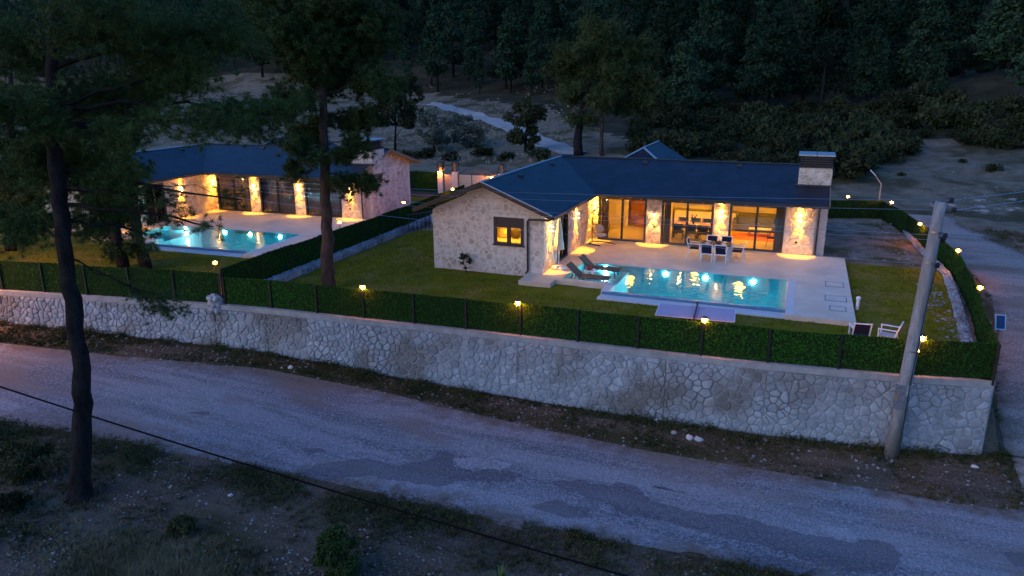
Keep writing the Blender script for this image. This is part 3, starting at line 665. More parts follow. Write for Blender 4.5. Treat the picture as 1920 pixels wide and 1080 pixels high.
# rooms
MB().box(-.0, YF+.3, -.2, 11.27, 14.8, .03).obj('room_floor', M_FLOOR, villa)
MB().box(-5.3, .3, -.2, -.3, 14.8, .03).obj('room_floor', M_FLOOR, villa)
MB().box(-.3, YF+.3, 2.72, 11.27, 14.8, 2.78).obj('ceiling', M_PLAST, villa)
MB().box(-5.3, .3, 2.66, -.3, 8, 2.7).obj('ceiling', M_PLAST, villa)
MB().box(-.3, 14.6, .03, 11.27, 14.79, 2.72).obj('inner_wall', M_PLAST, villa)
MB().box(3.42, YF+.9, .03, 3.56, 14.6, 2.72).obj('inner_wall', M_PLAST, villa)
MB().box(-.3, YF+.3, .03, .1, 14.6, 2.72).obj('inner_wall', M_PLAST, villa)
MB().box(-5.3, 3.6, .03, -.3, 3.75, 2.66).obj('inner_wall', M_PLAST, villa)
MB().box(.1, 12.2, .03, 1.2, 12.35, 2.72).obj('inner_wall', M_PLAST, villa)
for k in range(9): MB().box(1.2, 12.9+.012*(k % 2), .03+.3*k, 3.42, 13.0, .325+.3*k).obj('wall_plank', M_PLANK, villa)
# terrace, with pool cut out
terr = MB()
for b in ((-.65, -1.5, .85, 0), (.0, 0, 1.1, YF), (1.1, 2.85, 13.08, YF), (10.6, -2.5, 13.08, 2.85), (.85, -.78, 3.25, -.42), (.85, -.42, 1.1, 0)): terr.box(b[0], b[1], -.32, b[2], b[3], 0)
terrace = struct(terr.obj('terrace', M_DECK))
pool = thing('swimming_pool', 'glowing turquoise swimming pool on the terrace of the right villa', 'pool', (7, .5, 0))
def P_(mb): 
    mb.v = [(x-7, y-.5, z) for x, y, z in mb.v]; return mb
b = MB(); b.box(3.25, -1.6, -1.65, 10.6, 2.85, -1.5); b.box(3.25, 2.8, -1.5, 10.6, 2.849, -.02); b.box(10.55, -1.6, -1.5, 10.599, 2.8, -.02); b.box(3.25, -1.6, -1.5, 3.55, -.42, -.02); b.box(3.25, -.42, -1.5, 3.4, 2.8, -.28)
b.box(1.1, -.42, -.5, 3.25, 2.849, -.28); b.box(1.1, -.42, -.28, 1.14, 2.8, -.02); b.box(1.14, 2.8, -.28, 3.25, 2.849, -.02); b.box(1.14, -.42, -.28, 3.25, -.38, -.02)
P_(b).obj('pool_basin', M_TILE, pool)
P_(MB().box(3.25, -1.78, -1.5, 10.599, -1.602, -.04)).obj('overflow_wall', M_TILED, pool)
P_(MB().box(3.2, -2.45, -.45, 10.599, -1.785, -.15)).obj('overflow_ledge', M_COPE, pool)
P_(MB().box(3.2, -1.74, -.32, 3.56, -.79, .004)).obj('coping', M_COPE, pool)
P_(MB().box(10.6, -2.45, .001, 10.9, 2.85, .012)).obj('coping', M_COPE, pool)
PLX = [YP(px, py, 2.8) for px, py in ((1136, 501), (1248, 514), (1323, 521), (1412, 528))]
for p in PLX:
    z = -.16 if p[0] < 3.2 else -.24
    P_(MB().tube([(p[0], 2.8, z), (p[0], 2.788, z)], (.06 if p[0] < 3.2 else .095), 12)).obj('pool_light', M_POOLL, pool)
def _ripple(x, y): return .0042*noise.noise(Vector((x*2.3, y*3.1, 1.0)))+.0026*noise.noise(Vector((x*5.2, y*7.0, 4.0)))+.0010*noise.noise(Vector((x*11, y*14, 9.0)))
wm = MB()
for x0, x1, y0, y1 in ((3.561, 10.55, -1.601, 2.8), (1.14, 3.561, -.381, 2.8)):
    na, nb = int((x1-x0)/.05), int((y1-y0)/.05)
    wm.add([(lerp(x0, x1, a/na), lerp(y0, y1, b_/nb), -.03+_ripple(lerp(x0, x1, a/na), lerp(y0, y1, b_/nb))) for b_ in range(nb+1) for a in range(na+1)], [(b_*(na+1)+a, b_*(na+1)+a+1, (b_+1)*(na+1)+a+1, (b_+1)*(na+1)+a) for b_ in range(nb) for a in range(na)])
water = struct(wm.obj('pool_water', M_WATER, None, True))
for x0, y0, x1, y1 in ((12.1, 2.3, 12.85, 3.1), (12.05, .05, 12.87, .85), (12.2, -1.33, 12.8, -.66)):
    k = MB(); 
    for q in ((x0, y0, x1, y0+.025), (x0, y1-.025, x1, y1), (x0, y0+.025, x0+.025, y1-.025), (x1-.025, y0+.025, x1, y1-.025)): k.box(q[0], q[1], -.01, q[2], q[3], .006)
    h = k.obj('hatch_frame', M_DARK); h.name = 'access_hatch'; MB().box(x0+.025, y0+.025, -.01, x1-.025, y1-.025, .003).obj('hatch_lid', M_DECK, h)
    tag(h, {2.3: 'rear small square access hatch in the terrace floor beside the lawn', .05: 'middle and widest access hatch in the terrace floor', -1.33: 'front small access hatch nearest the terrace corner'}[y0], 'hatch')

# ------------------------------------------------------------------ the neighbouring villa: the same house again
bpy.context.view_layer.update()
v2 = dup(villa, None, 'stone villa with curtained dark doors half hidden behind the pines on the left'); v2.location = NB.translation; v2.rotation_euler = (0, 0, .0456); v2['group'] = villa['group'] = 'twin stone villas'
def nbc(o, label=None):
    c = dup(o, None, label); c.location = NB @ Vector(o.location); c.rotation_euler = (0, 0, o.rotation_euler.z+.0456); return c
t2 = nbc(terrace); t2.name = 'neighbouring_terrace'
p2 = nbc(pool, 'turquoise lit pool behind the pine trunks at the left villa'); w2 = nbc(water); w2.name = 'neighbouring_pool_water'
pool['group'] = p2['group'] = 'lit swimming pools'
CM = {}
def curtain(x0, x1, label, y=YF+.36, axis='x', parent_nb=False, z1=2.4):
    mb = MB(); n = max(6, int((x1-x0)/.06)); top = []; vs = []
    for i in range(n+1):
        u = lerp(x0, x1, i/n); d = .03*math.sin(i*1.9)
        vs += [(u, y+d, .05), (u, y+d, z1)] if axis == 'x' else [(-y+d, u, .05), (-y+d, u, z1)]
    mb.v = vs+[(a+.012*(axis != 'x'), b+.012*(axis == 'x'), c) for a, b, c in vs]; m = 2*(n+1)
    mb.f = [(2*i, 2*i+2, 2*i+3, 2*i+1) for i in range(n)]+[(m+2*i, m+2*i+1, m+2*i+3, m+2*i+2) for i in range(n)]
    o = mb.obj('curtain', M_CURT, None, True); tag(o, label, 'curtain', 'drawn curtains')
    if parent_nb: o.matrix_world = NB
    return o
for (a, b), s in ((D1, 'first'), (D2, 'second'), (D3, 'third')): curtain(a, b, f'drawn brown curtain behind the {s} terrace door of the left villa from its inner corner', parent_nb=True)
curtain(SD[0], SD[1], 'drawn brown curtain behind the side wing door of the left villa', y=.36, axis='y', parent_nb=True)
curtain(D1[0]+.05, D1[0]+.45, 'gathered brown curtain inside the hall door by the hanging egg chair')
curtain(D2[0]+.05, D2[0]+.4, 'gathered curtain at the left edge of the dining room door')
curtain(D3[1]-.42, D3[1]-.05, 'gathered curtain at the right edge of the living room door')

# ------------------------------------------------------------------ lamps
def spot(parent, z, down, energy):
    l = bpy.data.lights.new('spot', 'SPOT'); l.energy = energy; l.color = (1, .46, .03); l.spot_size = R(59); l.spot_blend = .12; l.shadow_soft_size = .015
    o = bpy.data.objects.new('lamp_beam', l); COL.objects.link(o); o.parent = parent; o.location = (0, -.14, z); o.rotation_euler = (0 if down else math.pi, 0, 0)
SBODY = MB().tube([(0, -.14, -.085), (0, -.14, .085)], .05, 12).bar((0, 0, 0), (0, -.1, 0), .05).mesh('lamp_body', M_WHITE)
SBULB = MB().ball((0, -.14, 0), .034, 10, 5, (1, 1, .75)).mesh('lamp_bulb', M_SCON)
def sconce(loc, rz, label, nb=False, energy=48, up=True):
    t = thing('wall_lamp', label, 'wall lamp', loc, rz, 'up and down wall lamps')
    put('lamp_body', SBODY, t)
    put('lamp_bulb', SBULB, t, (0, 0, -.1)); spot(t, -.135, True, energy)
    if up: put('lamp_bulb', SBULB, t, (0, 0, .1)); spot(t, .135, False, energy*.6)
    if nb: t.location = NB @ Vector(loc); t.rotation_euler = (0, 0, rz+.0456)
    return t
HP = math.pi/2
SPOS = [((.25, YF, 1.9), 0, 'in the inner corner above the hanging egg chair', 1), ((0, 5.15, 1.83), HP, 'on the side wing wall between the side door and the inner corner', 1), ((0, .85, 1.95), HP, 'on the wing wall beside the closed parasol', 1),
        ((3.5, YF, 1.72), 0, 'on the stone pier between the hall door and the dining door', 0), ((7.0, YF, 1.85), 0, 'on the stone pier between the dining door and the living room door', 1), ((10.82, YF, 1.86), 0, 'on the stone pier right of the living room door', 1)]
for loc, rz, s, up in SPOS: sconce(loc, rz, 'glowing wall lamp '+s, up=up)
for (loc, rz, s, up), s2 in zip(SPOS, ('in the inner corner', 'on the side wing wall near the corner', 'at the front end of the side wing', 'on the first pier from the inner corner', 'on the second pier from the inner corner', 'on the last pier by the right end')):
    sconce(loc, rz, f'glowing wall lamp {s2} of the left villa', True, 46)
LPOST = MB().tube([(0, 0, 0), (0, 0, .3)], .02, 6).mesh('lamp_post', M_DARK)
LGLASS = MB().lathe((0, 0, .3), [(.06, .0), (.1, .03), (.115, .09), (.09, .14)], 12).mesh('lamp_glass', M_HALO_SHADE)
LBULB = MB().ball((0, 0, .37), .058, 10, 6).mesh('lamp_bulb', M_LAMP)
LCAP = MB().lathe((0, 0, .46), [(.11, 0), (.115, .012), (.05, .04), (.012, .06)], 12).mesh('lamp_cap', M_DARK)
def fence_lamp(x, y, z, label):
    t = thing('fence_lamp', label, 'lamp', (x, y, z), 0, 'lit lanterns along the fences'); put('lamp_post', LPOST, t); put('lamp_glass', LGLASS, t); put('lamp_bulb', LBULB, t); put('lamp_cap', LCAP, t)
for px, py, z, label, pl_ in ((403, 493, 1.08, 'lit fence lamp above the stone block on the front wall', None), (680, 539, .97, 'lit lamp on the front fence just right of the slim pine trunk', None), (971, 569, .95, 'lit lamp on the front fence below the two sun loungers', None),
    (1321, 601, .95, 'lit lamp on the front fence in front of the table tennis table', None), (1730, 635, .95, 'lit lamp on the front fence just right of the concrete pole', None),
    (1838, 540, .98, 'lit lamp on the right fence nearest the solar panel sign', None), (1797, 470, 1.0, 'lit lamp on the right fence just right of the concrete pole top half', None), (1725, 420, .98, 'lit lamp on the right fence just left of the concrete pole top', None),
    (1672, 380, .95, 'lit lamp at the back right corner of the fence', None), (1590, 369, .95, 'lit lamp on the back fence right of the chimney', None),
    (757, 380, 1.3, 'lit lamp on the dividing fence above the black railing', None), (637, 417, 1.25, 'lit lamp on the dividing fence in front of the left villa terrace', None), (849, 355, 1.35, 'lit lamp showing over the dark gable roof edge of the right villa', None)):
    p = G(px, py, z); fence_lamp(p[0], p[1], z-.36, label)

# ceiling lamps of the lit rooms
for x, y, s in ((1.9, 10.2, 'hall'), (5.3, 12.7, 'kitchen'), (8.0, 10.5, 'living room left half'), (10.0, 11.5, 'living room right half')):
    o = MB().lathe((0, 0, -.05), [(.2, 0), (.22, .02), (.22, .05)], 16).obj('ceiling_light', M_CEIL); o.location = (x, y, 2.715); tag(o, f'round glowing ceiling light of the {s} in the right villa', 'ceiling light', 'ceiling lights')
o = MB().lathe((0, 0, -.05), [(.2, 0), (.22, .02), (.22, .05)], 16).obj('ceiling_light', M_CEIL); o.location = (-2.2, 1.8, 2.65); tag(o, 'round glowing ceiling light of the bedroom behind the gable window', 'ceiling light', 'ceiling lights')
for x, s in ((4.75, 'left'), (5.9, 'right')):
    t = thing('pendant_lamp', f'black wire cage pendant lamp over the {s} half of the dining table', 'pendant lamp', (x, 10.3, 2.715), 0, 'pendant lamps')
    MB().tube([(0, 0, 0), (0, 0, -.35)], .012, 6).obj('cord', M_BLACK, t); MB().ball((0, 0, -.5), .055, 8, 5).obj('bulb', M_SCON, t)
    c = MB()
    for k in range(6):
        a = math.pi*k/3; c.tube([(.03*math.cos(a), .03*math.sin(a), -.34), (.16*math.cos(a), .16*math.sin(a), -.42), (.16*math.cos(a), .16*math.sin(a), -.58), (.1*math.cos(a), .1*math.sin(a), -.64)], .009, 4)
    c.obj('cage', M_BLACK, t)

# ------------------------------------------------------------------ furniture
def rect_table(name, label, cat, x, y, w, d, h, top_m, leg_m, th=.04, lw=.06, loc_z=0, rz=0):
    t = thing(name, label, cat, (x, y, loc_z), rz)
    MB().box(-w/2, -d/2, h-th, w/2, d/2, h).obj('table_top', top_m, t)
    for i in (-1, 1):
        for j in (-1, 1): MB().box(i*(w/2-lw)-lw/2, j*(d/2-lw)-lw/2, 0, i*(w/2-lw)+lw/2, j*(d/2-lw)+lw/2, h-th).obj('leg', leg_m, t)
    return t
def armchair(label, x, y, z, rz, fm, sm, group, name='armchair', arms=True):
    """faces local -y"""
    t = thing(name, label, 'chair', (x, y, z), rz, group); w, d = .27, .26
    MB().box(-w+.03, -d+.02, .41, w-.03, d-.03, .435).obj('seat', sm, t)
    MB().add([(-w+.035, d-.02, .5), (w-.035, d-.02, .5), (w-.035, d+.1, .86), (-w+.035, d+.1, .86), (-w+.035, d+.01, .5), (w-.035, d+.01, .5), (w-.035, d+.13, .86), (-w+.035, d+.13, .86)], [(0, 1, 2, 3), (7, 6, 5, 4), (0, 4, 5, 1), (1, 5, 6, 2), (2, 6, 7, 3), (3, 7, 4, 0)]).obj('backrest', sm, t)
    for i in (-1, 1):
        MB().bar((i*w, -d, 0), (i*w, -d, .66 if arms else .42), .04).obj('leg', fm, t); MB().bar((i*w, d+.06, 0), (i*w, d-.02, .45), .04).bar((i*w, d-.02, .45), (i*w, d+.13, .9), .04).obj('leg', fm, t)
        if arms: MB().box(i*w-.03, -d-.03, .661, i*w+.03, d+.05, .69).obj('armrest', fm, t)
    MB().box(-w+.021, -d-.015, .36, w-.021, -d+.015, .41).box(-w+.021, d-.04, .36, w-.021, d-.01, .41).bar((-w+.02, d+.12, .88), (w-.02, d+.12, .88), .035).obj('seat_frame', fm, t)
    return t
# patio dining set
ptx, pty = 7.05, 5.95
rect_table('patio_table', 'white framed patio dining table laid with plates on the terrace', 'table', ptx, pty, 1.45, .95, .75, M_RATTAN, M_WHITE, .045, .07)
for x, y, rz, s in ((6.72, 5.2, math.pi, 'front left, its dark back towards the pool'), (7.38, 5.22, math.pi, 'front right, its dark back towards the pool'), (6.75, 6.75, 0, 'behind the table on the left'), (7.45, 6.75, 0, 'behind the table on the right'), (6.02, 5.95, HP, 'at the left end of the table'), (8.1, 5.95, -HP, 'at the right end of the table')):
    armchair('white patio armchair with navy mesh, '+s, x, y, 0, rz, M_WHITE, M_NAVY, 'patio armchairs round the terrace table', 'patio_armchair')
pr = MB().lathe((0, 0, 0), [(.05, 0), (.09, .008), (.125, .02), (.12, .024), (.08, .012)], 16).mesh('plate', M_CERAM)
for x, y, s in ((-.38, -.25, 'front left'), (.38, -.25, 'front right'), (-.38, .27, 'back left'), (.38, .27, 'back right')):
    o = put('plate', pr, None, (ptx+x, pty+y, .751)); tag(o, f'white plate at the {s} place on the patio table', 'plate', 'plates on the patio table')
o = MB().lathe((0, 0, 0), [(.04, 0), (.04, .2), (.015, .27), (.015, .32)], 12).obj('bottle', M_BOTTLE); o.location = (ptx-.02, pty+.15, .751); tag(o, 'dark bottle standing in the middle of the patio table', 'bottle')
o = MB().lathe((0, 0, 0), [(.05, 0), (.11, .06), (.13, .1), (.11, .1), (.03, .02)], 14).obj('serving_bowl', M_RATTAN); o.location = (ptx+.12, pty-.02, .751); tag(o, 'dark serving bowl beside the bottle on the patio table', 'bowl')
# egg chair
eg = thing('hanging_egg_chair', 'brown wicker hanging egg chair with grey cushions in the terrace corner', 'egg chair', (.72, 7.05, 0))
MB().tube([(-.45, -.35, .03), (-.42, .1, .03), (-.36, .38, .03), (0, .45, .04), (.5, .36, .04), (.95, .05, .03)], .03, 7).tube([(-.45, -.3, .03), (0, -.52, .03), (.28, -.62, .03)], .03, 7).obj('stand_base', M_BROWNM, eg)
MB().tube([(-.4, .3, .04), (-.42, .3, .8), (-.42, .28, 1.35), (-.3, .2, 1.75), (-.08, .1, 1.95), (.12, .02, 1.97), (.14, .0, 1.9)], .03, 8).obj('stand_arch', M_BROWNM, eg)
bk = MB(); ez, ea, eb, ed = 1.0, .47, .66, .36
for k in range(9):
    th = math.pi*k/8; P = [(.14+ea*math.cos(th)*math.sin(math.pi*i/14), -.02+ed*math.sin(th)*math.sin(math.pi*i/14), ez+eb*math.cos(math.pi*i/14)) for i in range(15)]
    bk.tube(P, .022 if k in (0, 8) else .011, 5)
for j in range(2, 13):
    ph = math.pi*j/14; bk.tube([(.14+ea*math.cos(t)*math.sin(ph), -.02+ed*math.sin(t)*math.sin(ph), ez+eb*math.cos(ph)) for t in [math.pi*i/10 for i in range(11)]], .009, 4)
bk.tube([(.14, 0, 1.92), (.14, -.02, 1.65)], .012, 5); bk.obj('basket', M_BROWNM, eg)
MB().ball((.14, .0, .5), .36, 14, 7, (1, .8, .3)).obj('seat_cushion', M_CUSH, eg, True)
MB().ball((.02, .2, .8), .3, 12, 7, (.85, .3, .8)).obj('back_cushion', M_CUSH, eg, True)
# sun loungers
def lounger(label, x, y):
    t = thing('sun_lounger', label, 'sun lounger', (x, y, -.28), 0, 'sun loungers in the shallow pool ledge'); L = 1.95
    fr = MB()
    for j in (-1, 1): fr.bar((.55, j*.31, .33), (L, j*.31, .33), .05); fr.bar((.58, j*.31, .33), (0, j*.31, .86), .05)
    fr.bar((L-.02, -.29, .33), (L-.02, .29, .33), .05); fr.bar((.01, -.29, .85), (.01, .29, .85), .05)
    fr.obj('frame', M_BROWNM, t)
    for xx in (.62, 1.7):
        for j in (-1, 1): MB().bar((xx, j*.3, .305), (xx-.05*(1 if xx < 1 else -1), j*.3, 0), .045).obj('leg', M_BROWNM, t)
    MB().bar((.3, -.28, .56), (.2, -.28, .02), .03).bar((.3, .28, .56), (.2, .28, .02), .03).bar((.2, -.3, .03), (.2, .3, .03), .03).obj('back_prop', M_BROWNM, t)
    MB().prism([(.56, -.285, .335), (L-.05, -.285, .335), (L-.05, .285, .335), (.56, .285, .335)], .02).obj('seat_mesh', M_RATTAN, t)
    MB().prism([(.555, -.285, .345), (.03, -.285, .835), (.03, .285, .835), (.555, .285, .345)], Vector((.012, 0, .012))).obj('back_mesh', M_RATTAN, t)
    return t
lounger('brown mesh sun lounger with raised back nearest the lawn', 1.2, .1)
lounger('brown mesh sun lounger with raised back further from the lawn', 1.3, 1.75)
st = rect_table('side_table', 'small white side table standing in the water between the two loungers', 'table', 2.0, .98, .5, .45, .4, M_WHITE, M_WHITE, .05, .05, -.28)
o = MB().lathe((0, 0, 0), [(.06, 0), (.15, .04), (.17, .06), (.15, .055), (.05, .02)], 14).obj('fruit_bowl', M_RATTAN); o.location = (1.93, .98, .121); tag(o, 'fruit bowl on the small white table between the loungers', 'bowl')
rg = random.Random(4); fr = MB()
for k in range(12): fr.ball((rg.uniform(-.1, .1), rg.uniform(-.1, .1), .06+rg.uniform(0, .06)), .045, 7, 4)
fr.obj('fruit', M_RED, o)
o = MB().lathe((0, 0, 0), [(.03, 0), (.035, .1), (.03, .1), (.025, .01)], 10).obj('drinking_glass', M_CERAM); o.location = (2.17, .9, .121); tag(o, 'white cup at the right edge of the small table between the loungers', 'cup')
# parasol
pa = thing('closed_parasol', 'closed cream parasol on a white base beside the side wing wall', 'parasol', (.42, 1.05, 0))
MB().lathe((-.16, 0, 0), [(.2, 0), (.22, .04), (.2, .12), (.1, .15)], 14).lathe((.16, .02, 0), [(.2, .001), (.22, .041), (.2, .121), (.1, .151)], 14).obj('base', M_WHITE, pa, True)
MB().tube([(0, 0, .1), (0, 0, 2.52)], .024, 8).obj('pole', M_WHITE, pa)
c = MB(); pr_ = [(.03, 2.5), (.07, 2.35), (.12, 1.9), (.17, 1.4), (.22, 1.0), (.2, .96)]; vs = []
for r, z in pr_:
    for k in range(24): a = 2*math.pi*k/24; q = r*(1+.22*math.cos(8*a)); vs.append((q*math.cos(a), q*math.sin(a), z))
c.add(vs, [(i*24+k, i*24+(k+1) % 24, (i+1)*24+(k+1) % 24, (i+1)*24+k) for i in range(len(pr_)-1) for k in range(24)]).obj('canopy', M_CLOTH, pa, True)
MB().lathe((0, 0, 2.5), [(.03, 0), (.03, .05), (.01, .08)], 8).obj('finial', M_WHITE, pa)
# table tennis table
tt = thing('table_tennis_table', 'blue grey table tennis table with net on the lawn in front of the pool', 'table', (7.6, -5.18, -.2), R(4))
for a, b in ((-1.37, -.012), (.012, 1.37)):
    h = MB().box(a, -.76, .74, b, .76, .765).obj('table_half', M_TABLE, tt)
    ln = MB()
    for q in ((a, -.76, b, -.74), (a, .74, b, .76), (a if a < 0 else b-.02, -.74, (a if a < 0 else b-.02)+.02, .74)): ln.box(q[0], q[1], .7652, q[2], q[3], .767)
    ln.obj('line', M_WHITE, h)
    for xx in (a+.2, b-.2):
        for yy in (-.55, .55): MB().box(xx-.025, yy-.025, 0, xx+.025, yy+.025, .74).obj('leg', M_DARK, tt)
    MB().bar((a+.2, -.52, .12), (b-.2, -.52, .12), .03).bar((a+.2, .52, .12), (b-.2, .52, .12), .03).obj('leg_brace', M_DARK, tt)
MB().box(-.008, -.83, .768, .008, .83, .915).obj('net', M_NAVY, tt)
for j in (-1, 1): MB().box(-.03, j*.8-.03, .70, .03, j*.8+.03, .93).obj('net_clamp', M_DARK, tt)
# lawn chairs, bollard, solar sign
armchair('white armchair on the lawn with its dark back to the road', 13.05, -4.5, -.2, math.pi+.15, M_WHITE, M_NAVY, 'white chairs on the lawn', 'garden_armchair')
armchair('white armchair on the lawn turned sideways beside the concrete pole', 13.95, -4.35, -.2, -HP-.25, M_WHITE, M_CUSH, 'white chairs on the lawn', 'garden_armchair')
bo = thing('bollard_light', 'small white bollard light at the right edge of the terrace', 'bollard', (13.25, -.15, -.2)); MB().tube([(0, 0, 0), (0, 0, .42)], .06, 12).obj('post', M_WHITE, bo); MB().lathe((0, 0, .42), [(.085, 0), (.085, .08), (.05, .12)], 12).obj('head', M_WHITE, bo)
sp = G(1868, 690, -.9); zb = tz(sp[0], sp[1])
so_ = thing('solar_panel_sign', 'small solar panel on a thin post by the right end of the wall', 'solar panel', (sp[0], sp[1], zb))
top = 8.769-.0; q = DP(1873, 601, (np.array([sp[0], sp[1], 0])-C0)@_fw); hz_ = q[2]-zb
MB().tube([(0, 0, 0), (q[0]-sp[0], 0, hz_-.25)], .03, 8).obj('post', M_WOOD, so_)
pn = MB().box(-.16, -.03, -.26, .16, .0, .26).obj('panel_frame', M_TRIM, so_); pn.location = (q[0]-sp[0], -.02, hz_); pn.rotation_euler = (R(-25), 0, R(5))
MB().box(-.125, -.036, -.225, .125, -.031, .225).obj('solar_cells', M_SOLAR, pn)
# slim solar street lamp at the back corner
sl = thing('solar_street_lamp', 'slim unlit lamp post with angled head behind the back fence corner', 'lamp post', (15.6, 22.6, tz(15.6, 22.6)))
MB().tube([(0, 0, 0), (0, 0, 2.2)], .035, 8).obj('post', M_TRIM, sl); MB().bar((0, 0, 2.15), (-.45, -.1, 2.75), .05).obj('arm', M_TRIM, sl); MB().bar((-.4, -.1, 2.7), (-.75, -.1, 3.05), .2, .05).obj('lamp_head', M_WHITE, sl)

# interior furniture
rect_table('dining_table', 'long dark dining table laid for a meal inside the middle room', 'table', 5.3, 10.4, 2.1, .95, .76, M_PLANK, M_BLACK, .05, .08, .03)
for k, (x, y, rz) in enumerate(((4.6, 9.75, math.pi), (5.3, 9.75, math.pi), (5.95, 9.75, math.pi), (4.6, 11.1, 0), (5.3, 11.1, 0), (5.95, 11.1, 0))):
    armchair('black dining chair '+('near' if k < 3 else 'far')+' side of the indoor dining table, '+('left', 'middle', 'right')[k % 3], x, y, .03, rz, M_BLACK, M_BLACK, 'dining chairs indoors', 'dining_chair', False)
for k in range(4):
    o = put('plate', pr, None, (4.55+.5*k, 10.2+.4*(k % 2), .792)); tag(o, f'white plate on the indoor dining table, {("first", "second", "third", "fourth")[k]} from the left', 'plate', 'plates on the indoor table')
o = MB().lathe((0, 0, 0), [(.05, 0), (.07, .12), (.04, .2), (.05, .24)], 12).obj('vase', M_NAVY); o.location = (5.3, 10.4, .792); tag(o, 'dark vase with twigs in the middle of the indoor dining table', 'vase')
tw = MB(); rg = random.Random(8)
for k in range(14): a = rg.uniform(0, 6.28); tw.tube([(0, 0, .2), (.1*math.cos(a), .1*math.sin(a), .35), (rg.uniform(.1, .25)*math.cos(a), rg.uniform(.1, .25)*math.sin(a), rg.uniform(.35, .55))], .012, 4)
tw.obj('twigs', M_NAVY, o)
kc = thing('kitchen_units', 'cream kitchen units along the back wall of the middle room', 'kitchen', (5.6, 14.2, .03))
for k in range(5): MB().box(-1.9+.72*k, -.3, 0, -1.9+.72*k+.71, .3, .88).obj('base_unit', M_CREAM, kc); MB().box(-1.9+.72*k, 0.02, 1.45, -1.9+.72*k+.71, .35, 2.15).obj('wall_unit', M_CREAM, kc)
MB().box(-1.92, -.33, .88, 1.72, .3, .92).obj('worktop', M_STEEL, kc)
hd = MB().box(-.5, -.3, 0, .5, .2, .09).obj('cooker_hood', M_BLACK); hd.location = (6.0, 13.9, 1.72); tag(hd, 'flat black cooker hood hanging over the kitchen worktop', 'cooker hood')
MB().box(-.12, 0, .09, .12, .2, .9).obj('hood_duct', M_STEEL, hd)
sf = thing('sofa', 'long dark grey sofa at the back of the living room', 'sofa', (9.0, 13.4, .03))
MB().box(-1.6, -.45, .12, 1.6, .4, .42).obj('seat', M_GREYF, sf); MB().box(-1.6, .401, .12, 1.6, .65, .95).obj('backrest', M_GREYF, sf)
for i in (-1, 1): MB().box(i*1.7-.1, -.45, .1, i*1.7+.1, .65, .65).obj('armrest', M_GREYF, sf)
for i in range(3): MB().box(-1.55+1.04*i, .15, .43, -.58+1.04*i, .395, .8).obj('back_cushion', M_GREYF, sf)
rgm = MB().box(-1.8, -1, 0, 1.8, 1, .015).obj('rug', M_ORANGE); rgm.location = (9.1, 11.6, .031); tag(rgm, 'orange rug on the living room floor in front of the sofa', 'rug')
rect_table('coffee_table', 'low pale coffee table on the orange rug', 'table', 8.8, 11.9, 1.2, .6, .42, M_CREAM, M_WOOD, .04, .05, .047)
wc = thing('wire_chair', 'black wire chair inside the living room near the right pane', 'chair', (9.55, 9.5, .03))
c = MB()
for i in (-1, 1):
    c.tube([(i*.28, -.3, 0), (i*.2, -.1, .45), (i*.28, .3, 0)], .014, 5); c.bar((i*.28, -.3, .012), (i*.28, .3, .012), .02)
c.obj('leg_frame', M_BLACK, wc); c = MB()
for k in range(8):
    a = -.26+.52*k/7; c.tube([(a, -.26, .47), (a*.95, 0, .43), (a, .22, .5), (a*.9, .32, .82)], .008, 4); c.tube([(-.26, -.26+.07*k, .46), (.26, -.26+.07*k, .46)], .008, 4)
c.tube([(-.26, -.26, .47), (.26, -.26, .47), (.26, .22, .5), (.23, .32, .82), (-.23, .32, .82), (-.26, .22, .5), (-.26, -.26, .47)], .014, 5); c.obj('wire_seat', M_BLACK, wc)
bd = thing('bed', 'bed with pale bedding and pillows behind the gable window', 'bed', (-2.3, 1.9, .03))
MB().box(-1.0, -.8, .15, 1.0, .8, .95).obj('mattress', M_CERAM, bd)
for i, m in ((-.6, M_CREAM), (0, M_RATTAN), (.55, M_CERAM)): k = MB().ball((0, 0, 0), .3, 12, 7, (1, .35, .8)).obj('pillow', m, bd, True); k.location = (i, .55, 1.2); k.rotation_euler = (R(-15), 0, 0)
bn = MB().box(-.6, -.25, 0, .6, .25, .45).obj('bench', M_PLANK); bn.location = (2.3, 12.4, .03); tag(bn, 'low wooden bench against the plank wall in the hall', 'bench')
for i in (-1, 1): MB().box(i*.62-.02, -.26, .0, i*.62+.02, .26, .5).obj('bench_side', M_WOOD, bn)

# ------------------------------------------------------------------ gate and railing
gy = 21.6
ga, gb, gc = YP(828, 360, gy)[0], YP(855, 355, gy)[0], YP(941, 330, gy)[0]
LAN = MB()
for i in (-1, 1):
    for j in (-1, 1): LAN.box(i*.2-.02, j*.2-.02, 0, i*.2+.02, j*.2+.02, .75)
LAN.box(-.22, -.22, .75, .22, .22, .79); LANM = LAN.mesh('lantern_frame', M_DARK)
GPIL = MB().box(-.22, -.22, 0, .22, .22, 1.75).mesh('pillar_body', M_HMORT); GINN = MB().box(-.12, -.12, 1.75, .12, .12, 2.45).mesh('pillar_panel', M_WOOD)
for x, s in ((ga, 'left of the arched garden gate'), (gb, 'between the arched gate and the driveway gate'), (gc, 'at the right end of the driveway gate')):
    t = thing('gate_pillar', f'stone gate pillar with dark metal top {s}', 'pillar', (x, gy, -.2), 0, 'gate pillars'); put('pillar_body', GPIL, t); put('pillar_panel', GINN, t); put('lantern_frame', LANM, t, (0, 0, 1.751))
for px, py, s in ((824, 323, 'on the left side of the left gate pillar'), (921, 333, 'on the driveway gate near the roof edge')):
    p = YP(px, py, gy-.45); fence_lamp(p[0], p[1], p[2]-.36, 'lit lamp '+s)
    if px == 824: bpy.data.objects[[o.name for o in bpy.data.objects if o.name.startswith('fence_lamp')][-1]]
ag = thing('garden_gate', 'arched black metal garden gate frame between the two left pillars', 'gate', ((ga+gb)/2, gy, -.2))
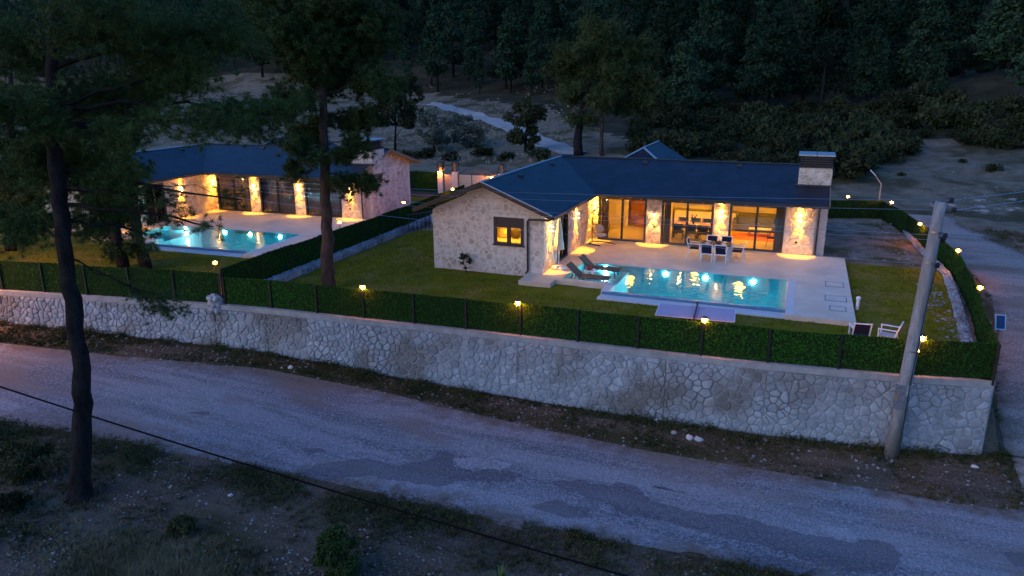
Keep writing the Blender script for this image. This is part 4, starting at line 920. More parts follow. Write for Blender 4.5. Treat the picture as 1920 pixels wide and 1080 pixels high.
hw = (gb-ga)/2-.24; MB().tube([(-hw, 0, 0), (-hw, 0, 2.3)]+[(-hw*math.cos(a), 0, 2.3+.55*math.sin(a)) for a in (.4, .8, 1.2, 1.57, 1.94, 2.34, 2.74)]+[(hw, 0, 2.3), (hw, 0, 0)], .03, 6).obj('gate_arch', M_DARK, ag)
MB().box(-hw+.04, -.02, .1, hw-.04, .02, 1.5).obj('gate_leaf', M_CONC, ag)
dg = thing('driveway_gate', 'wide driveway gate of pale wood boards with a curved black top rail', 'gate', ((gb+gc)/2, gy, -.2)); hw = (gc-gb)/2-.26
for i in range(3):
    for k in range(6): MB().box(-hw+2*hw/3*i+.03, -.02, .15+.235*k, -hw+2*hw/3*(i+1)-.03, .02, .15+.235*k+.225).obj('board', M_SOFFIT, dg)
f_ = MB()
for i in range(4): f_.box(-hw+2*hw/3*i-.028, -.03, .0, -hw+2*hw/3*i+.028, .03, 1.62)
f_.box(-hw+.03, -.028, 1.57, hw-.03, .028, 1.615); f_.tube([(-hw+2*hw*i/12, 0, 1.62+.5*math.sin(math.pi*i/12)) for i in range(13)], .025, 6); f_.obj('gate_frame', M_DARK, dg)
for i in range(1, 24): MB().tube([(-hw+2*hw*i/24, 0, 1.6), (-hw+2*hw*i/24, 0, 1.62+.5*math.sin(math.pi*i/24))], .009, 4).obj('spindle', M_DARK, dg)
rl = thing('railing', 'short black metal railing on the path left of the right villa', 'railing', (-10.4, 8.2, -.2), R(62))
for i in range(9): MB().box(-1.2+.3*i-.015, -.015, 0, -1.2+.3*i+.015, .015, 1.0).obj('baluster', M_DARK, rl)
MB().box(-1.25, -.025, 1.0, 1.25, .025, 1.05).box(-1.215, -.012, .1, 1.215, .012, .13).obj('handrail', M_DARK, rl)
o = MB().lathe((0, 0, 0), [(.12, 0), (.17, .35), (.2, .4), (.16, .4)], 12).obj('planter', M_WHITE); o.location = (-10.15, 9.6, .55); tag(o, 'white planter on the low wall behind the black railing', 'planter')
bx_ = MB().box(-.4, -.3, -.6, .4, .3, 0).obj('planter_base', M_HMORT, o)

# ------------------------------------------------------------------ concrete pole and power lines
po = thing('concrete_pole', 'tall grey concrete utility pole in front of the wall on the right', 'utility pole', (14.15, -6.97-.35, zf(14.15)+.1))
H = 8.15; MB().tube([(0, 0, -.2), (.1, 0, H*.33), (.2, 0, H*.66), (.3, .02, H)], [.21, .19, .175, .155], 14).obj('pole_shaft', mat('weathered_pole', (.17, .175, .185), (.33, .335, .345), 3, .9, .012, 25, stretch=(3, 3, .5), col3=(.2, .185, .17), scale3=.8), po, True)
IN = MB().lathe((0, 0, 0), [(.02, 0), (.07, .02), (.07, .05), (.045, .07), (.07, .09), (.06, .13), (.02, .15)], 10).mesh('insulator', M_BLACK)
pz = po.location.z; wires = []
for h in (H-.9, H-1.8, 3.6): MB().tube([(.02+.3*h/H, 0, h), (.023+.3*h/H, 0, h+.05)], [lerp(.215, .163, h/H)]*2, 14).obj('steel_band', M_STEEL, po)
MB().tube([(.2, -.2, 0), (.21, -.19, 2.6), (.32, -.18, 5.2), (.42, -.16, H-1.8)], .014, 5).obj('earth_wire', M_BLACK, po)
for k, (h, off) in enumerate(((H+.05, (.25, 0)), (H-.22, (.35, -.05)), (H-.95, (.25, -.1)), (H-1.12, (.25, .05)), (H-1.85, (.22, 0)))):
    xx = .1+.3*h/H*.8
    put('insulator', IN, po, (xx+off[0]-.05, off[1], h-.07)); MB().bar((xx-.1, off[1], h-.06), (xx+off[0], off[1], h-.06), .035).obj('bracket', M_DARK, po)
    wires.append(Vector((po.location.x+xx+off[0]-.05, po.location.y+off[1], pz+h+.0)))
MB().tube([(.09, 0, 2.2), (.1, 0, 2.55)], [.212, .21], 14).obj('sign_band', M_CONC, po)
MB().box(-.17, -.225, 1.75, .12, -.2, 2.55).obj('notice', mat('faded_notice', (.09, .1, .13), (.2, .2, .22), 12), po)
MB().box(-.16, -.23, 2.0, -.08, -.226, 2.3).obj('notice_stain', M_WOOD, po)
yv = [353, 363.5, 377, 384.5, 408]
for k, a in enumerate(wires):
    b = Vector(DP(750, yv[k], 36)); b.z += .55*4*(1/2.6)*(1-1/2.6); d = b-a; e = a+d*2.6; pts = []; s_ = .55
    mid_t = 1/2.6; b_line = a.lerp(e, mid_t)
    for i in range(41):
        t = i/40; p = a.lerp(e, t); p.z += -s_*4*t*(1-t)+ (s_*4*mid_t*(1-mid_t))*t/mid_t*.0; pts.append(p)
    o = MB().tube([p-a for p in pts], .0065, 4).obj('power_line', M_STEEL); o.location = a
    tag(o, ('topmost', 'second from top', 'third from top', 'fourth from top', 'lowest')[k]+' power line running left from the concrete pole', 'power line', 'power lines from the concrete pole')
for k in (0, 1):
    a = wires[k]; e = Vector((60, 40, 12)); o = MB().tube([Vector(a.lerp(e, t))-a+Vector((0, 0, -1.6*4*t*(1-t))) for t in [i/24 for i in range(25)]], .0065, 4).obj('power_line', M_STEEL); o.location = a
    tag(o, ('upper', 'lower')[k]+' power line running right from the concrete pole top', 'power line', 'power lines from the concrete pole')
a = Vector(DP(-160, 672, 21.5)); e = Vector(DP(1330, 1124, 15.5)); mid = Vector(DP(600, 897, 18.2))
o = MB().tube([a.lerp(e, t)-a+Vector((0, 0, -.16*4*t*(1-t))) for t in [i/30 for i in range(31)]], .024, 6).obj('black_cable', mat('cable_rubber', (.006, .006, .007), rough=.95)); o.location = a
tag(o, 'thick black cable slanting across the foreground road behind the big pine trunk', 'cable')

# ------------------------------------------------------------------ foliage
def blades(rs, cen, n, L, wd, flat_=0.0, up=0.0):
    """n narrow triangles around every centre"""
    c = np.repeat(np.asarray(cen), n, 0); d = rs.normal(size=(len(c), 3)); d[:, 2] = d[:, 2]*(1-flat_)+up
    d /= np.linalg.norm(d, axis=1)[:, None]+1e-9; s = np.cross(d, rs.normal(size=(len(c), 3))); s /= np.linalg.norm(s, axis=1)[:, None]+1e-9
    l = (L*rs.uniform(.6, 1.2, len(c)))[:, None]; b = c+d*l*.05
    return np.stack([b-s*wd, b+s*wd, b+d*l], 1)
def clump_pts(rs, n, c, r, sq=(1, 1, 1), hollow=.35):
    d = rs.normal(size=(n, 3)); d /= np.linalg.norm(d, axis=1)[:, None]; q = rs.uniform(hollow**3, 1, n)**(1/3)
    return np.asarray(c)+d*q[:, None]*r*np.asarray(sq)
def limb(p0, p1, r0, rg, n=7, wob=.12, sag=0):
    p0, p1 = Vector(p0), Vector(p1); L = (p1-p0).length; pts = []
    for i in range(n):
        t = i/(n-1); p = p0.lerp(p1, t)
        if 0 < i < n-1: p += Vector((rg.uniform(-1, 1), rg.uniform(-1, 1), rg.uniform(-1, 1)))*wob*L*.25
        p.z -= sag*4*t*(1-t)*L; pts.append(p)
    return pts, [lerp(r0, r0*.22, i/(n-1)) for i in range(n)]
def pine(name, label, base, trunk_px, clusters, bark, needle_n, seed, group=None, needle=.19, nn=36, wd=.0065, nm=None):
    """trunk_px: (px,py,depth,radius) points from the root up; clusters: (px,py,depth,radius m,count) foliage masses joined to the trunk by limbs"""
    rg = random.Random(seed); rs = np.random.RandomState(seed); B = Vector(base)
    T = [B]+[Vector(DP(px, py, dp)) for px, py, dp, r in trunk_px[1:]]; rad = [q[3] for q in trunk_px]
    t = thing(name, label, 'tree', base, 0, group); dense = []
    dr = []
    for i in range(len(T)-1):
        for k in range(4): dense.append(T[i].lerp(T[i+1], k/4)+Vector((rg.uniform(-1, 1), rg.uniform(-1, 1), 0))*.04*(1 if i+k else 0)); dr.append(lerp(rad[i], rad[i+1], k/4)*rg.uniform(.95, 1.06))
    dense.append(T[-1]); dr.append(rad[-1])
    MB().tube([p-B for p in dense], dr, 14).obj('trunk', bark, t, True)
    cen = []
    for px, py, dp, r, n, hz in clusters:
        c = Vector(DP(px, py, dp)); zt = c.z-hz; j = min(range(len(dense)), key=lambda k: abs(dense[k].z-zt)); root = dense[j]
        L = (c-root).length; pts, rr = limb(root-B, c-B, (min(.08, .018+.011*L) if hz > -1.5 else .02), rg, 8, .1, -.03); limbs = MB(); limbs.tube(pts, rr, 6)
        for s in range(max(3, int(n/22))):
            a = Vector(pts[rg.choice((3, 4, 5, 6, 7))]); e = Vector(clump_pts(rs, 1, c-B, r, (1, 1, .55), .5)[0]); p3, r3 = limb(a, e, .016, rg, 5, .2); limbs.tube(p3, r3, 4)
            m = max(2, int(n/max(3, int(n/22))))
            for k in range(m):
                f = rg.uniform(.35, 1.08); q = a.lerp(e, f); cen.append((q.x+rg.gauss(0, .2*r**.5), q.y+rg.gauss(0, .2*r**.5), q.z+rg.gauss(0, .13*r**.5)))
        limbs.obj('limb', bark, t, True)
    cen = np.repeat(np.array(cen), 3, 0)+rs.normal(size=(3*len(cen), 3))*(.17 if needle < .3 else .3); v = blades(rs, cen, nn, needle, wd, .1, .25); put('crown', tri_mesh('crown', v, nm or M_NEEDLE), t)
    return t
M_PINEB = mat('olive_pine_needles', (.035, .055, .018), (.075, .095, .035), .5, .8)  # lighter olive needle colour of the pines behind the roof
bz = hit(150, 938, 8)
TD = float((bz-C0)@_fw)
big = [(60, 60, TD+1, 1.9, 260, .6), (200, 30, TD-1, 1.9, 260, .6), (330, 60, TD+1, 1.8, 240, .9), (450, 60, TD+1.2, 1.5, 170, 1.0), (120, 170, TD+1.5, 1.8, 240, .8), (10, 200, TD-1, 1.6, 200, .6),
       (260, 170, TD+1.5, 1.6, 200, .8), (375, 130, TD+.8, 1.2, 150, .9), (470, 235, TD+1, .95, 110, .2), (530, 215, TD+1.2, .9, 90, -.1), (370, 235, TD-.8, 1.0, 70, .0), (235, 250, TD-1, .9, 80, -.1), (60, 300, TD+1, 1.4, 150, .3), (180, 300, TD+1.5, 1.2, 120, .2),
       (40, 420, TD+1.6, 1.3, 140, .2), (190, 400, TD+1.3, 1.1, 120, -.2), (225, 345, TD+.4, .8, 60, -.4), (330, 385, TD+.2, .6, 13, -.7), (400, 425, TD+.3, .55, 12, -.8), (455, 375, TD+.3, .5, 11, -.6), (290, 440, TD+1.0, .5, 11, -.5), (330, 590, TD+1.5, .6, 22, -2.0), (285, 570, TD+1.6, .5, 16, -1.8)]
big_t = pine('pine_tree', 'big dark pine with a thick trunk standing before the road on the left', tuple(bz-np.array([0, 0, .1])),
     [(150, 945, TD, .38), (150, 900, TD, .27), (156, 780, TD, .235), (152, 690, TD, .225), (138, 590, TD+.1, .215), (122, 480, TD+.1, .2), (110, 350, TD+.2, .2), (100, 200, TD+.2, .17), (98, 60, TD+.2, .14), (100, -80, TD+.3, .1), (110, -200, TD+.3, .05)], big, M_BARK, 0, 31)
mp = G(616, 541, -.2); MD = float((mp-C0)@_fw)
midc = [(620, 20, MD, 2.6, 330, 1.0), (560, 70, MD-1, 2.2, 260, 1.0), (690, 60, MD+1, 2.2, 260, 1.0), (640, 120, MD+1, 2.2, 260, 1.0), (570, 150, MD+1, 1.7, 170, .6), (700, 150, MD, 1.5, 150, .5), (540, 200, MD-1, 1.4, 150, .2), (660, 215, MD+1, 1.4, 110, .3), (590, 245, MD+1.4, 1.1, 70, .2), (560, 285, MD-.8, 1.0, 60, .2), (680, 265, MD, .9, 45, -.2), (640, 300, MD-.8, .9, 40, .1), (690, 345, MD-.4, .6, 42, -.5), (655, 350, MD-.6, .5, 24, -.3), (540, 320, MD-.4, .7, 26, -.2), (620, -60, MD, 2.4, 200, 1), (520, 10, MD-.5, 1.7, 130, .8)]
pine('pine_tree', 'tall slim pine with reddish trunk standing on the lawn inside the front fence', tuple(mp), [(616, 541, MD, .3), (615, 500, MD, .27), (613, 400, MD, .25), (608, 300, MD, .2), (605, 180, MD, .17), (605, 60, MD, .13), (608, -60, MD, .09), (610, -140, MD, .04)], midc, M_BARKR, 0, 32, needle=.24, wd=.015)
for k, (px, py, cl, lab) in enumerate(((232, 505, [(150, 250, 1.6, 150), (230, 300, 1.5, 150), (120, 330, 1.5, 150), (210, 370, 1.4, 130), (200, 430, 1.0, 60), (170, 190, 1.5, 120), (215, 470, .8, 40), (130, 420, 1.2, 80)], 'dark pine in the left garden just right of the big pine trunk'),
                                      (275, 505, [(215, 330, 1.2, 110), (225, 260, 1.3, 110), (265, 215, 1.2, 90), (240, 160, 1.6, 130), (225, 400, 1.0, 60), (255, 460, .7, 24)], 'dark pine in the left garden whose trunk stands nearest the left pool'),
                                      (20, 470, [(30, 340, 1.7, 160), (0, 270, 1.7, 160), (80, 260, 1.6, 130), (70, 380, 1.4, 100), (-10, 400, 1.4, 100), (20, 190, 1.7, 120)], 'dark pine at the far left edge behind the lower wall'))):
    q = G(px, py, -.2); dd = float((q-C0)@_fw); lean = (-45, -50, 0)[k]
    pine('pine_tree', lab, tuple(q), [(px, py, dd, .3), (px+lean*.3, py-60, dd, .25), (px+lean*.6, py-160, dd, .2), (px+lean, py-300, dd, .12), (px+lean, py-430, dd, .05)], [(a, b, dd+((i*37) % 5-2)*.5, r, n, .3) for i, (a, b, r, n) in enumerate(cl)], M_BARK, 0, 41+k, needle=.24, wd=.015)
# trees behind the houses
def leafy(label, px, py, H, Wd, m, seed, name='leafy_tree', n=2600, leaf=.16, trunk_h=.35, lobes=26, base=None, barkm=M_BARK, group=None, cat='tree', low=.25):
    p = hit(px, py) if base is None else np.array(base); rs = np.random.RandomState(seed); rg = random.Random(seed)
    t = thing(name, label, cat, tuple(p), rg.uniform(0, 6), group)
    tr = MB(); top = H*.85; pts = [(0, 0, -.2), (rg.uniform(-.1, .1), rg.uniform(-.1, .1), H*.25), (rg.uniform(-.25, .25), rg.uniform(-.25, .25), H*.5), (rg.uniform(-.3, .3), rg.uniform(-.3, .3), top)]; tr.tube(pts, [H*.028, H*.022, H*.015, H*.004], 8)
    cs = []
    for k in range(lobes):
        z = rg.uniform(low, 1.0)*H; f = math.sin(math.pi*min(1, max(.12, (z/H-low*.6)/(1.06-low*.6))))**.7; a = rg.uniform(0, 6.28); q = rg.uniform(.2, 1)**.6*Wd/2*f; c = (q*math.cos(a), q*math.sin(a), z)
        cs.append((c, rg.uniform(.55, 1.1)*Wd*.17)); tr.tube([pts[1 if z < H*.5 else 2], (c[0]*.5, c[1]*.5, z*.85+.1), c], [H*.009, H*.006, H*.003], 4)
    tr.obj('trunk' if cat == 'tree' else 'stems', barkm, t, True)
    cen = np.vstack([clump_pts(rs, max(4, int(n/lobes)), c, r, (1, 1, .8), .3) for c, r in cs]); put('crown' if cat == 'tree' else 'foliage', tri_mesh('crown', blades(rs, cen, 1, leaf*1.6, leaf*.5), m), t)
    return t
leafy('loose leafy tree with a bent trunk behind the left villa chimney', 741, 283, 5.6, 5.6, M_SHRUB, 51, n=3800, leaf=.2, low=.42)
leafy('dark bushy tree beside the pale dirt road behind the right villa', 985, 286, 5.4, 4.2, M_SHRUB, 52, n=5200, leaf=.2, low=.1, lobes=34)
leafy('grey olive tree in dry grass behind the gate', 815, 285, 4.2, 4.6, M_OLIVE, 53, n=3400, leaf=.17, low=.2)
leafy('second grey olive tree in dry grass left of the dirt road', 870, 278, 3.4, 5, M_OLIVE, 54, n=3000, leaf=.17, low=.1)
leafy('greenish wild pear tree at the left end of the dry slope', 770, 215, 5.5, 4.4, M_SHRUB, 57, n=3000, leaf=.2, low=.3)
bp_ = hit(1085, 292); BD = float((bp_-C0)@_fw)
pine('pine_tree', 'large pine with several stems directly behind the right villa roof', tuple(bp_), [(1080, 292, BD, .5), (1083, 260, BD, .42), (1090, 215, BD, .33), (1105, 150, BD, .25), (1120, 90, BD, .15), (1130, 40, BD, .06)],
     [(1130, 60, BD, 3.0, 300, .8), (1190, 90, BD+1, 2.6, 260, .8), (1080, 100, BD-1, 2.6, 260, .6), (1140, 130, BD-1, 2.8, 280, .6), (1200, 150, BD, 2.4, 220, .4), (1070, 170, BD, 2.3, 190, .2), (1120, 190, BD-1, 2.0, 150, .2), (1180, 200, BD+1, 1.9, 140, .1), (1090, 225, BD, 1.5, 90, 0), (1050, 130, BD+1, 2.0, 160, .4)], M_BARK, 0, 61, needle=.42, wd=.03, nn=10, nm=M_PINEB)
p_ = hit(1128, 292); PD = float((p_-C0)@_fw)
pine('pine_tree', 'slim pine stem right beside the large pine behind the roof', tuple(p_), [(1125, 292, PD, .22), (1128, 220, PD, .18), (1130, 150, PD, .12), (1130, 80, PD, .05)], [(1150, 170, PD, 1.8, 130, .2), (1215, 190, PD, 1.5, 90, -.1), (1130, 100, PD, 2.0, 150, .4)], M_BARKR, 0, 62, needle=.42, wd=.03, nn=10, nm=M_PINEB)

# ---- forest on the hillside
def forest_mesh(seed, H=9.0, Wd=5.0, n=1500, conic=.55, leaf=.3):
    rs = np.random.RandomState(seed); rg = random.Random(seed); cen = []
    L = 46
    for k in range(L):
        z = rg.uniform(.16, 1.0); prof = (1-z)**conic*min(1, (z-.08)/.2); a = rg.uniform(0, 6.28); q = Wd/2*prof*rg.uniform(.35, 1.05); r = (.32+.5*prof)*rg.uniform(.7, 1.2)
        cen.append(clump_pts(rs, n//L, (q*math.cos(a), q*math.sin(a), z*H), r*Wd*.2, (1.1, 1.1, .7), .2))
    cen = np.vstack(cen); return blades(rs, cen, 1, leaf*1.5, leaf*.42, .0, .25)
FV = [forest_mesh(71, 10.5, 6.6, 3400, .85), forest_mesh(72, 11.5, 5.6, 3200, 1.05), forest_mesh(73, 9.2, 7, 3400, .65), forest_mesh(74, 12.5, 6.2, 3400, .95)]
FM = [tri_mesh('crown', v, M_FOREST) for v in FV]
FT = MB().tube([(0, 0, -.4), (0, 0, 3), (.05, 0, 7)], [.2, .15, .05], 6).mesh('trunk', M_BARK)
rg = random.Random(77); cand = []
while len(cand) < 6000:
    x = rg.uniform(-330, 75); y = rg.uniform(52, 330); z = tz(x, y); px, py, d = proj((x, y, z))
    if not (-120 < px < 2040): cand.append(None); continue
    lim = float(np.interp(px, [-100, 250, 480, 520, 700, 800, 1000, 1250, 1300, 1600, 1700, 1920, 2000], [150, 150, 150, 152, 160, 172, 190, 215, 225, 215, 200, 205, 210]))
    if py > lim or py < -140 or d > 330: cand.append(None); continue
    cand.append((d, x, y, z, px, py))
cand = [c for c in cand if c]; cand.sort(); cell = {}; keep = []
for c in cand:
    md = 3.0+c[0]*.006; ix, iy = int(c[1]//8), int(c[2]//8)
    if all((c[1]-q[1])**2+(c[2]-q[2])**2 > md*md for i in (-1, 0, 1) for j in (-1, 0, 1) for q in cell.get((ix+i, iy+j), ())):
        cell.setdefault((ix, iy), []).append(c); keep.append(c)
print('forest', len(keep), keep[0][0], keep[min(284, len(keep)-1)][0])
far = []
for i, (d, x, y, z, px, py) in enumerate(keep):
    k = rg.randrange(4); s = rg.choice((.55, .75, .9, 1.0, 1.15, 1.3, 1.5))*rg.uniform(.9, 1.1); a = rg.uniform(0, 6.28)
    if i < 285:
        t = thing('forest_pine', 'dark pine among the trees of the forest on the hillside behind the villas', 'tree', (x, y, z), a, 'pines of the hillside forest'); t.scale = (s, s, s*rg.uniform(.8, 1.25)); put('crown', FM[k], t); put('trunk', FT, t)
    elif len(far) < 900:
        ca, sa = math.cos(a)*s, math.sin(a)*s; v = FV[k][::2]*1.0; w = np.empty_like(v); w[..., 0] = v[..., 0]*ca-v[..., 1]*sa+x; w[..., 1] = v[..., 0]*sa+v[..., 1]*ca+y; w[..., 2] = v[..., 2]*s+z; far.append(w)
if far: stuff(put('far_forest', tri_mesh('far_forest', np.concatenate(far), M_FOREST)), 'dark far pine forest filling the upper hillside')
# ---- shrubs on the slope behind
def shrub_mesh(seed, n=620, leaf=.14, sq=.75):
    rs = np.random.RandomState(seed); rg = random.Random(seed); cen = []
    for k in range(18): a = rg.uniform(0, 6.28); q = rg.uniform(0, .7); cen.append(clump_pts(rs, n//18, (q*math.cos(a), q*math.sin(a), rg.uniform(.2, .95)*sq), rg.uniform(.25, .45), (1, 1, .8), .2))
    return tri_mesh('shrub', blades(rs, np.vstack(cen), 1, leaf*1.6, leaf*.5, 0, .2), M_SHRUB)
SM = [shrub_mesh(s) for s in (81, 82, 83)]
cnt = 0; tries = 0; placed = []
while cnt < 285 and tries < 9000:
    tries += 1; px = rg.uniform(1190, 1930); lo = float(np.interp(px, [1190, 1400, 1600, 1700, 1920], [195, 210, 205, 195, 205])); hi = float(np.interp(px, [1190, 1300, 1560, 1600, 1640, 1700, 1780, 1920], [300, 300, 345, 335, 318, 285, 270, 285])); py = rg.uniform(lo, hi)
    if 1700 < px < 1780 and 235 < py < 285 and rg.random() < .8: continue
    p = hit(px, py, 45)
    s = rg.choice((.6, .9, 1.2, 1.5, 1.9, 2.3))*rg.uniform(.85, 1.15)
    if any((p[0]-q[0])**2+(p[1]-q[1])**2 < (.42*(s+q[2]))**2 for q in placed): continue
    placed.append((p[0], p[1], s)); o = put('hillside_shrub', SM[cnt % 3], None, tuple(p), rg.uniform(0, 6)); o.scale = (s, s, s*rg.uniform(.8, 1.3)); cnt += 1
    tag(o, 'dark rounded shrub on the slope behind the right villa', 'shrub', 'shrubs on the hillside')
for px, py, s in ((1860, 322, .9), (1805, 305, .45), (1600, 330, .8), (1690, 330, .4)):
    p = hit(px, py, 40); o = put('hillside_shrub', SM[0], None, tuple(p), px); o.scale = (s, s, s*.8); tag(o, {1860: 'lone dark shrub on the bare gravel slope at the far right', 1805: 'tiny shrub on the bare gravel slope above the track', 1600: 'low shrub at the lower edge of the slope right of the chimney', 1690: 'small low shrub at the left foot of the gravel slope'}[px], 'shrub')
for px, py, s in ((760, 300, 1.0), (800, 296, 1.2), (845, 300, 1.0), (905, 292, 1.3), (950, 300, 1.0), (880, 250, 1.0), (1015, 300, 1.2), (1245, 270, 1.5)):
    p = hit(px, py, 40); o = put('field_bush', SM[px % 3], None, tuple(p), px); o.scale = (s*1.2, s*1.2, s); tag(o, {760: 'low dark bush just behind the right end of the left villa roof', 800: 'wide low bush in the dry grass behind the green gate fence', 845: 'low dark bush right behind the arched gate', 905: 'wide dark bush in front of the dirt road, right of the gate', 950: 'low bush beside the foot of the dark bushy tree, on its left', 880: 'low dark bush under the second olive tree', 1015: 'dark bush at the lower right of the bushy tree beside the dirt road', 1245: 'large low bush behind the roof ridge near its small gable'}[px], 'bush', 'bushes in the dry field')
# dry grass of the pale field, verge weeds and near bank
def scatter(name, label, m, pts, n, L, wd, up=1.0, seed=5):
    rs = np.random.RandomState(seed); return stuff(put(name, tri_mesh(name, blades(rs, np.array(pts), n, L, wd, .3, up), m)), label)
rg = random.Random(90); pts = []
for _ in range(9000):
    px = rg.uniform(200, 1080); py = rg.uniform(162, 305)
    if px > 560 or py < 300:
        d_ = .0
    p = (px, py); pts.append(p)
P = []
for px, py in pts:
    if rg.random() < .45:
        q = hit(px, py, 48)
        if fbm(q[0], q[1], .12) > -.15 and all((q[0]-r_[0])**2+(q[1]-r_[1])**2 > 3.2 for r_ in _dr): P.append((q[0]+rg.gauss(0, .4), q[1]+rg.gauss(0, .6), q[2]))
scatter('dry_grass', 'tall pale dry grass on the field behind the houses', mat('straw', (.26, .225, .16), (.42, .37, .28), .15, .95), P, 9, .42, .035, 1.2)
P = []
for _ in range(13000):
    x = rg.uniform(-30, 17.6); a, b = far_edge(x), wl(x)-.1; f = rg.random(); y = lerp(a-.1, b, f); 
    dn = fbm(x, y, .55)+.55*(f > .8)+.25*(f < .3)-.15
    if rg.random() < .45+dn: P.append((x, y, tz(x, y)-.02))
scatter('verge_weeds', 'dark weeds and grass tufts along the foot of the retaining wall', M_WEED, P, 12, .15, .012, .7, 6)
P = []
for _ in range(26000):
    x = rg.uniform(-13, 14); y = rg.uniform(-25, near_edge(x)+.3)
    dn = fbm(x+40, y, .45)+.5*(abs(y-near_edge(x)+.5) < .5+.4*fbm(x, 3, .6))
    if rg.random() < .3+1.1*dn: P.append((x, y, tz(x, y)-.02))
scatter('bank_weeds', 'dark weeds and dry grass on the near bank below the road', M_WEED, P[::2], 13, .19, .012, .55, 7)
scatter('bank_dry_grass', 'brown dry grass on the near bank below the road', mat('brown_grass', (.07, .055, .03), (.15, .12, .07), .8, .9), P[1::2], 13, .19, .010, .6, 17)
P = []
for _ in range(900):
    x = rg.uniform(-14, 15); y = near_edge(x)-abs(rg.gauss(.2, .9)); 
    if fbm(x, y, .6) < .1: continue
    r_ = rg.uniform(.05, .22); z = tz(x, y)
    for k in range(int(40*r_/.2)): P.append((x+rg.gauss(0, r_), y+rg.gauss(0, r_), z+abs(rg.gauss(0, r_*.55))))
for _ in range(700):
    x = rg.uniform(-24, 17); y = wl(x)-abs(rg.gauss(.1, .35))-.05
    if fbm(x, y, .5) < -.05: continue
    r_ = rg.uniform(.06, .2); z = tz(x, y)
    for k in range(int(34*r_/.2)): P.append((x+rg.gauss(0, r_), min(y+rg.gauss(0, r_), wl(x)-.06), z+abs(rg.gauss(0, r_*.7))))
scatter('scrub', 'low dark green scrub along the near road edge and the foot of the wall', mat('scrub_leaf', (.03, .045, .013), (.085, .085, .035), .8, .9), P, 3, .06, .014, .3, 18)
P = []
for _ in range(1500):
    x = rg.gauss(-3.0, 1.3); y = rg.gauss(-20.2, .7)
    P.append((x, y, tz(x, y)-.02))
scatter('dry_grass_patch', 'straw coloured dry grass at the bottom left foreground', M_DRY, P, 12, .26, .007, 1.2, 8)
P = []
for _ in range(3500):
    y = rg.uniform(-9, 20); x = rg.uniform(17.0, 24); tx = float(np.interp(y, [p[1] for p in TR], [p[0] for p in TR]))
    if abs(x-tx) > 2.0 and fbm(x, y, .5) > -.1: P.append((x, y, tz(x, y)))
scatter('track_weeds', 'low weeds beside the gravel track on the right', M_WEED, P, 9, .2, .013, .8, 9)
P = []
for _ in range(26000):
    x = rg.uniform(-10.6, 17); y = rg.uniform(-7.6, 7.8)
    if (-5.7 < x < 13.1 and y > -1.0) or (-.7 < x < 13.1 and y > -2.5) or y < wl(x)+.25 or x > fence_x(y)-.6: continue
    P.append((x, y, -.2))
for _ in range(9000):
    x = rg.uniform(-30, -11.6); y = rg.uniform(-9, 0)
    if y > wl(x)+.25 and not (y > -2.2 and x < -13): P.append((x, y, -.2))
scatter('lawn_grass', 'short mown grass blades of the two garden lawns', M_GRASS, P, 4, .07, .012, 1.0, 10)
# pebbles and rocks
def pebbles(name, label, pts, r0, r1, seed, m=M_PEB):
    rs = random.Random(seed); mb = MB()
    for x, y, z in pts: r = rs.uniform(r0, r1)*(.6 if rs.random() < .7 else 1.3); mb.ball((x, y, z+r*.2), r, 5, 3, (1, rs.uniform(.6, 1), rs.uniform(.5, .8)), .25, rs)
    return stuff(mb.obj(name, m), label)
P = []
for _ in range(11000):
    x = rg.uniform(-13, 14); y = rg.uniform(-25, near_edge(x)-.1)
    if fbm(x, y, .5) > -.05: P.append((x, y, tz(x, y)))
pebbles('bank_gravel', 'loose pale pebbles scattered on the near bank', P, .012, .04, 11)
P = []
for _ in range(2000):
    x = rg.uniform(-28, 18); y = rg.uniform(far_edge(x)-.4, wl(x)-.15); P.append((x, y, tz(x, y)))
pebbles('verge_gravel', 'pale pebbles along the verge under the wall', P, .015, .055, 12)
P = []
for _ in range(700):
    x = rg.uniform(17.5, 27); y = rg.uniform(-8, 45); P.append((x, y, tz(x, y)))
for _ in range(500):
    x = rg.uniform(15.9, 16.7); y = rg.uniform(-5.5, 5); P.append((x, y, -.22))
for _ in range(500):
    x = rg.uniform(13.2, 16.4); y = rg.uniform(8, 20.5); P.append((x, y, -.22))
pebbles('track_gravel', 'loose stones beside the gravel track and along the right fence', P, .02, .08, 13)
ROCKS = [(1235, 792, .17, 'flat pale rock on the verge against the middle of the wall'), (1263, 814, .12, 'small white rock between the flat pale rock and the white pair on the verge'), (1293, 824, .15, 'left one of the two white rocks on the verge'), (1309, 827, .16, 'right one of the two white rocks on the verge'), (1828, 882, .17, 'white rock on the verge at the right end of the wall'),
    (320, 918, .1, 'white stone on the near bank right of the big pine trunk'), (314, 887, .07, 'small white stone at the road edge right of the big pine trunk'), (368, 909, .08, 'grey stone on the near bank below the black cable'), (402, 940, .08, 'pale stone on the near bank under the two stones'), (168, 981, .09, 'pinkish stone at the foot of the big pine'), (432, 930, .07, 'pale stone furthest right of the near bank group'), (222, 634, .14, 'pale stone on the verge right of the big pine trunk at the lower wall'), (805, 745, .09, 'white stone on the verge below the middle of the front fence'), (545, 690, .1, 'pale stone at the road edge left of the wall stain')]
for i, (px, py, r, lab) in enumerate(ROCKS):
    p = hit(px, py, 6); rs_ = random.Random(i); o = MB().ball((0, 0, r*.3), r, 8, 5, (1.1, .85, .7), .22, rs_).obj('rock', M_ROCK); o.location = tuple(p); o.rotation_euler = (0, 0, i); tag(o, lab, 'rock')
rb = []; M_RUB = mat('grey_rubble', (.15, .145, .14), (.28, .27, .265), 3, .9, .02, 10, rand=.25)
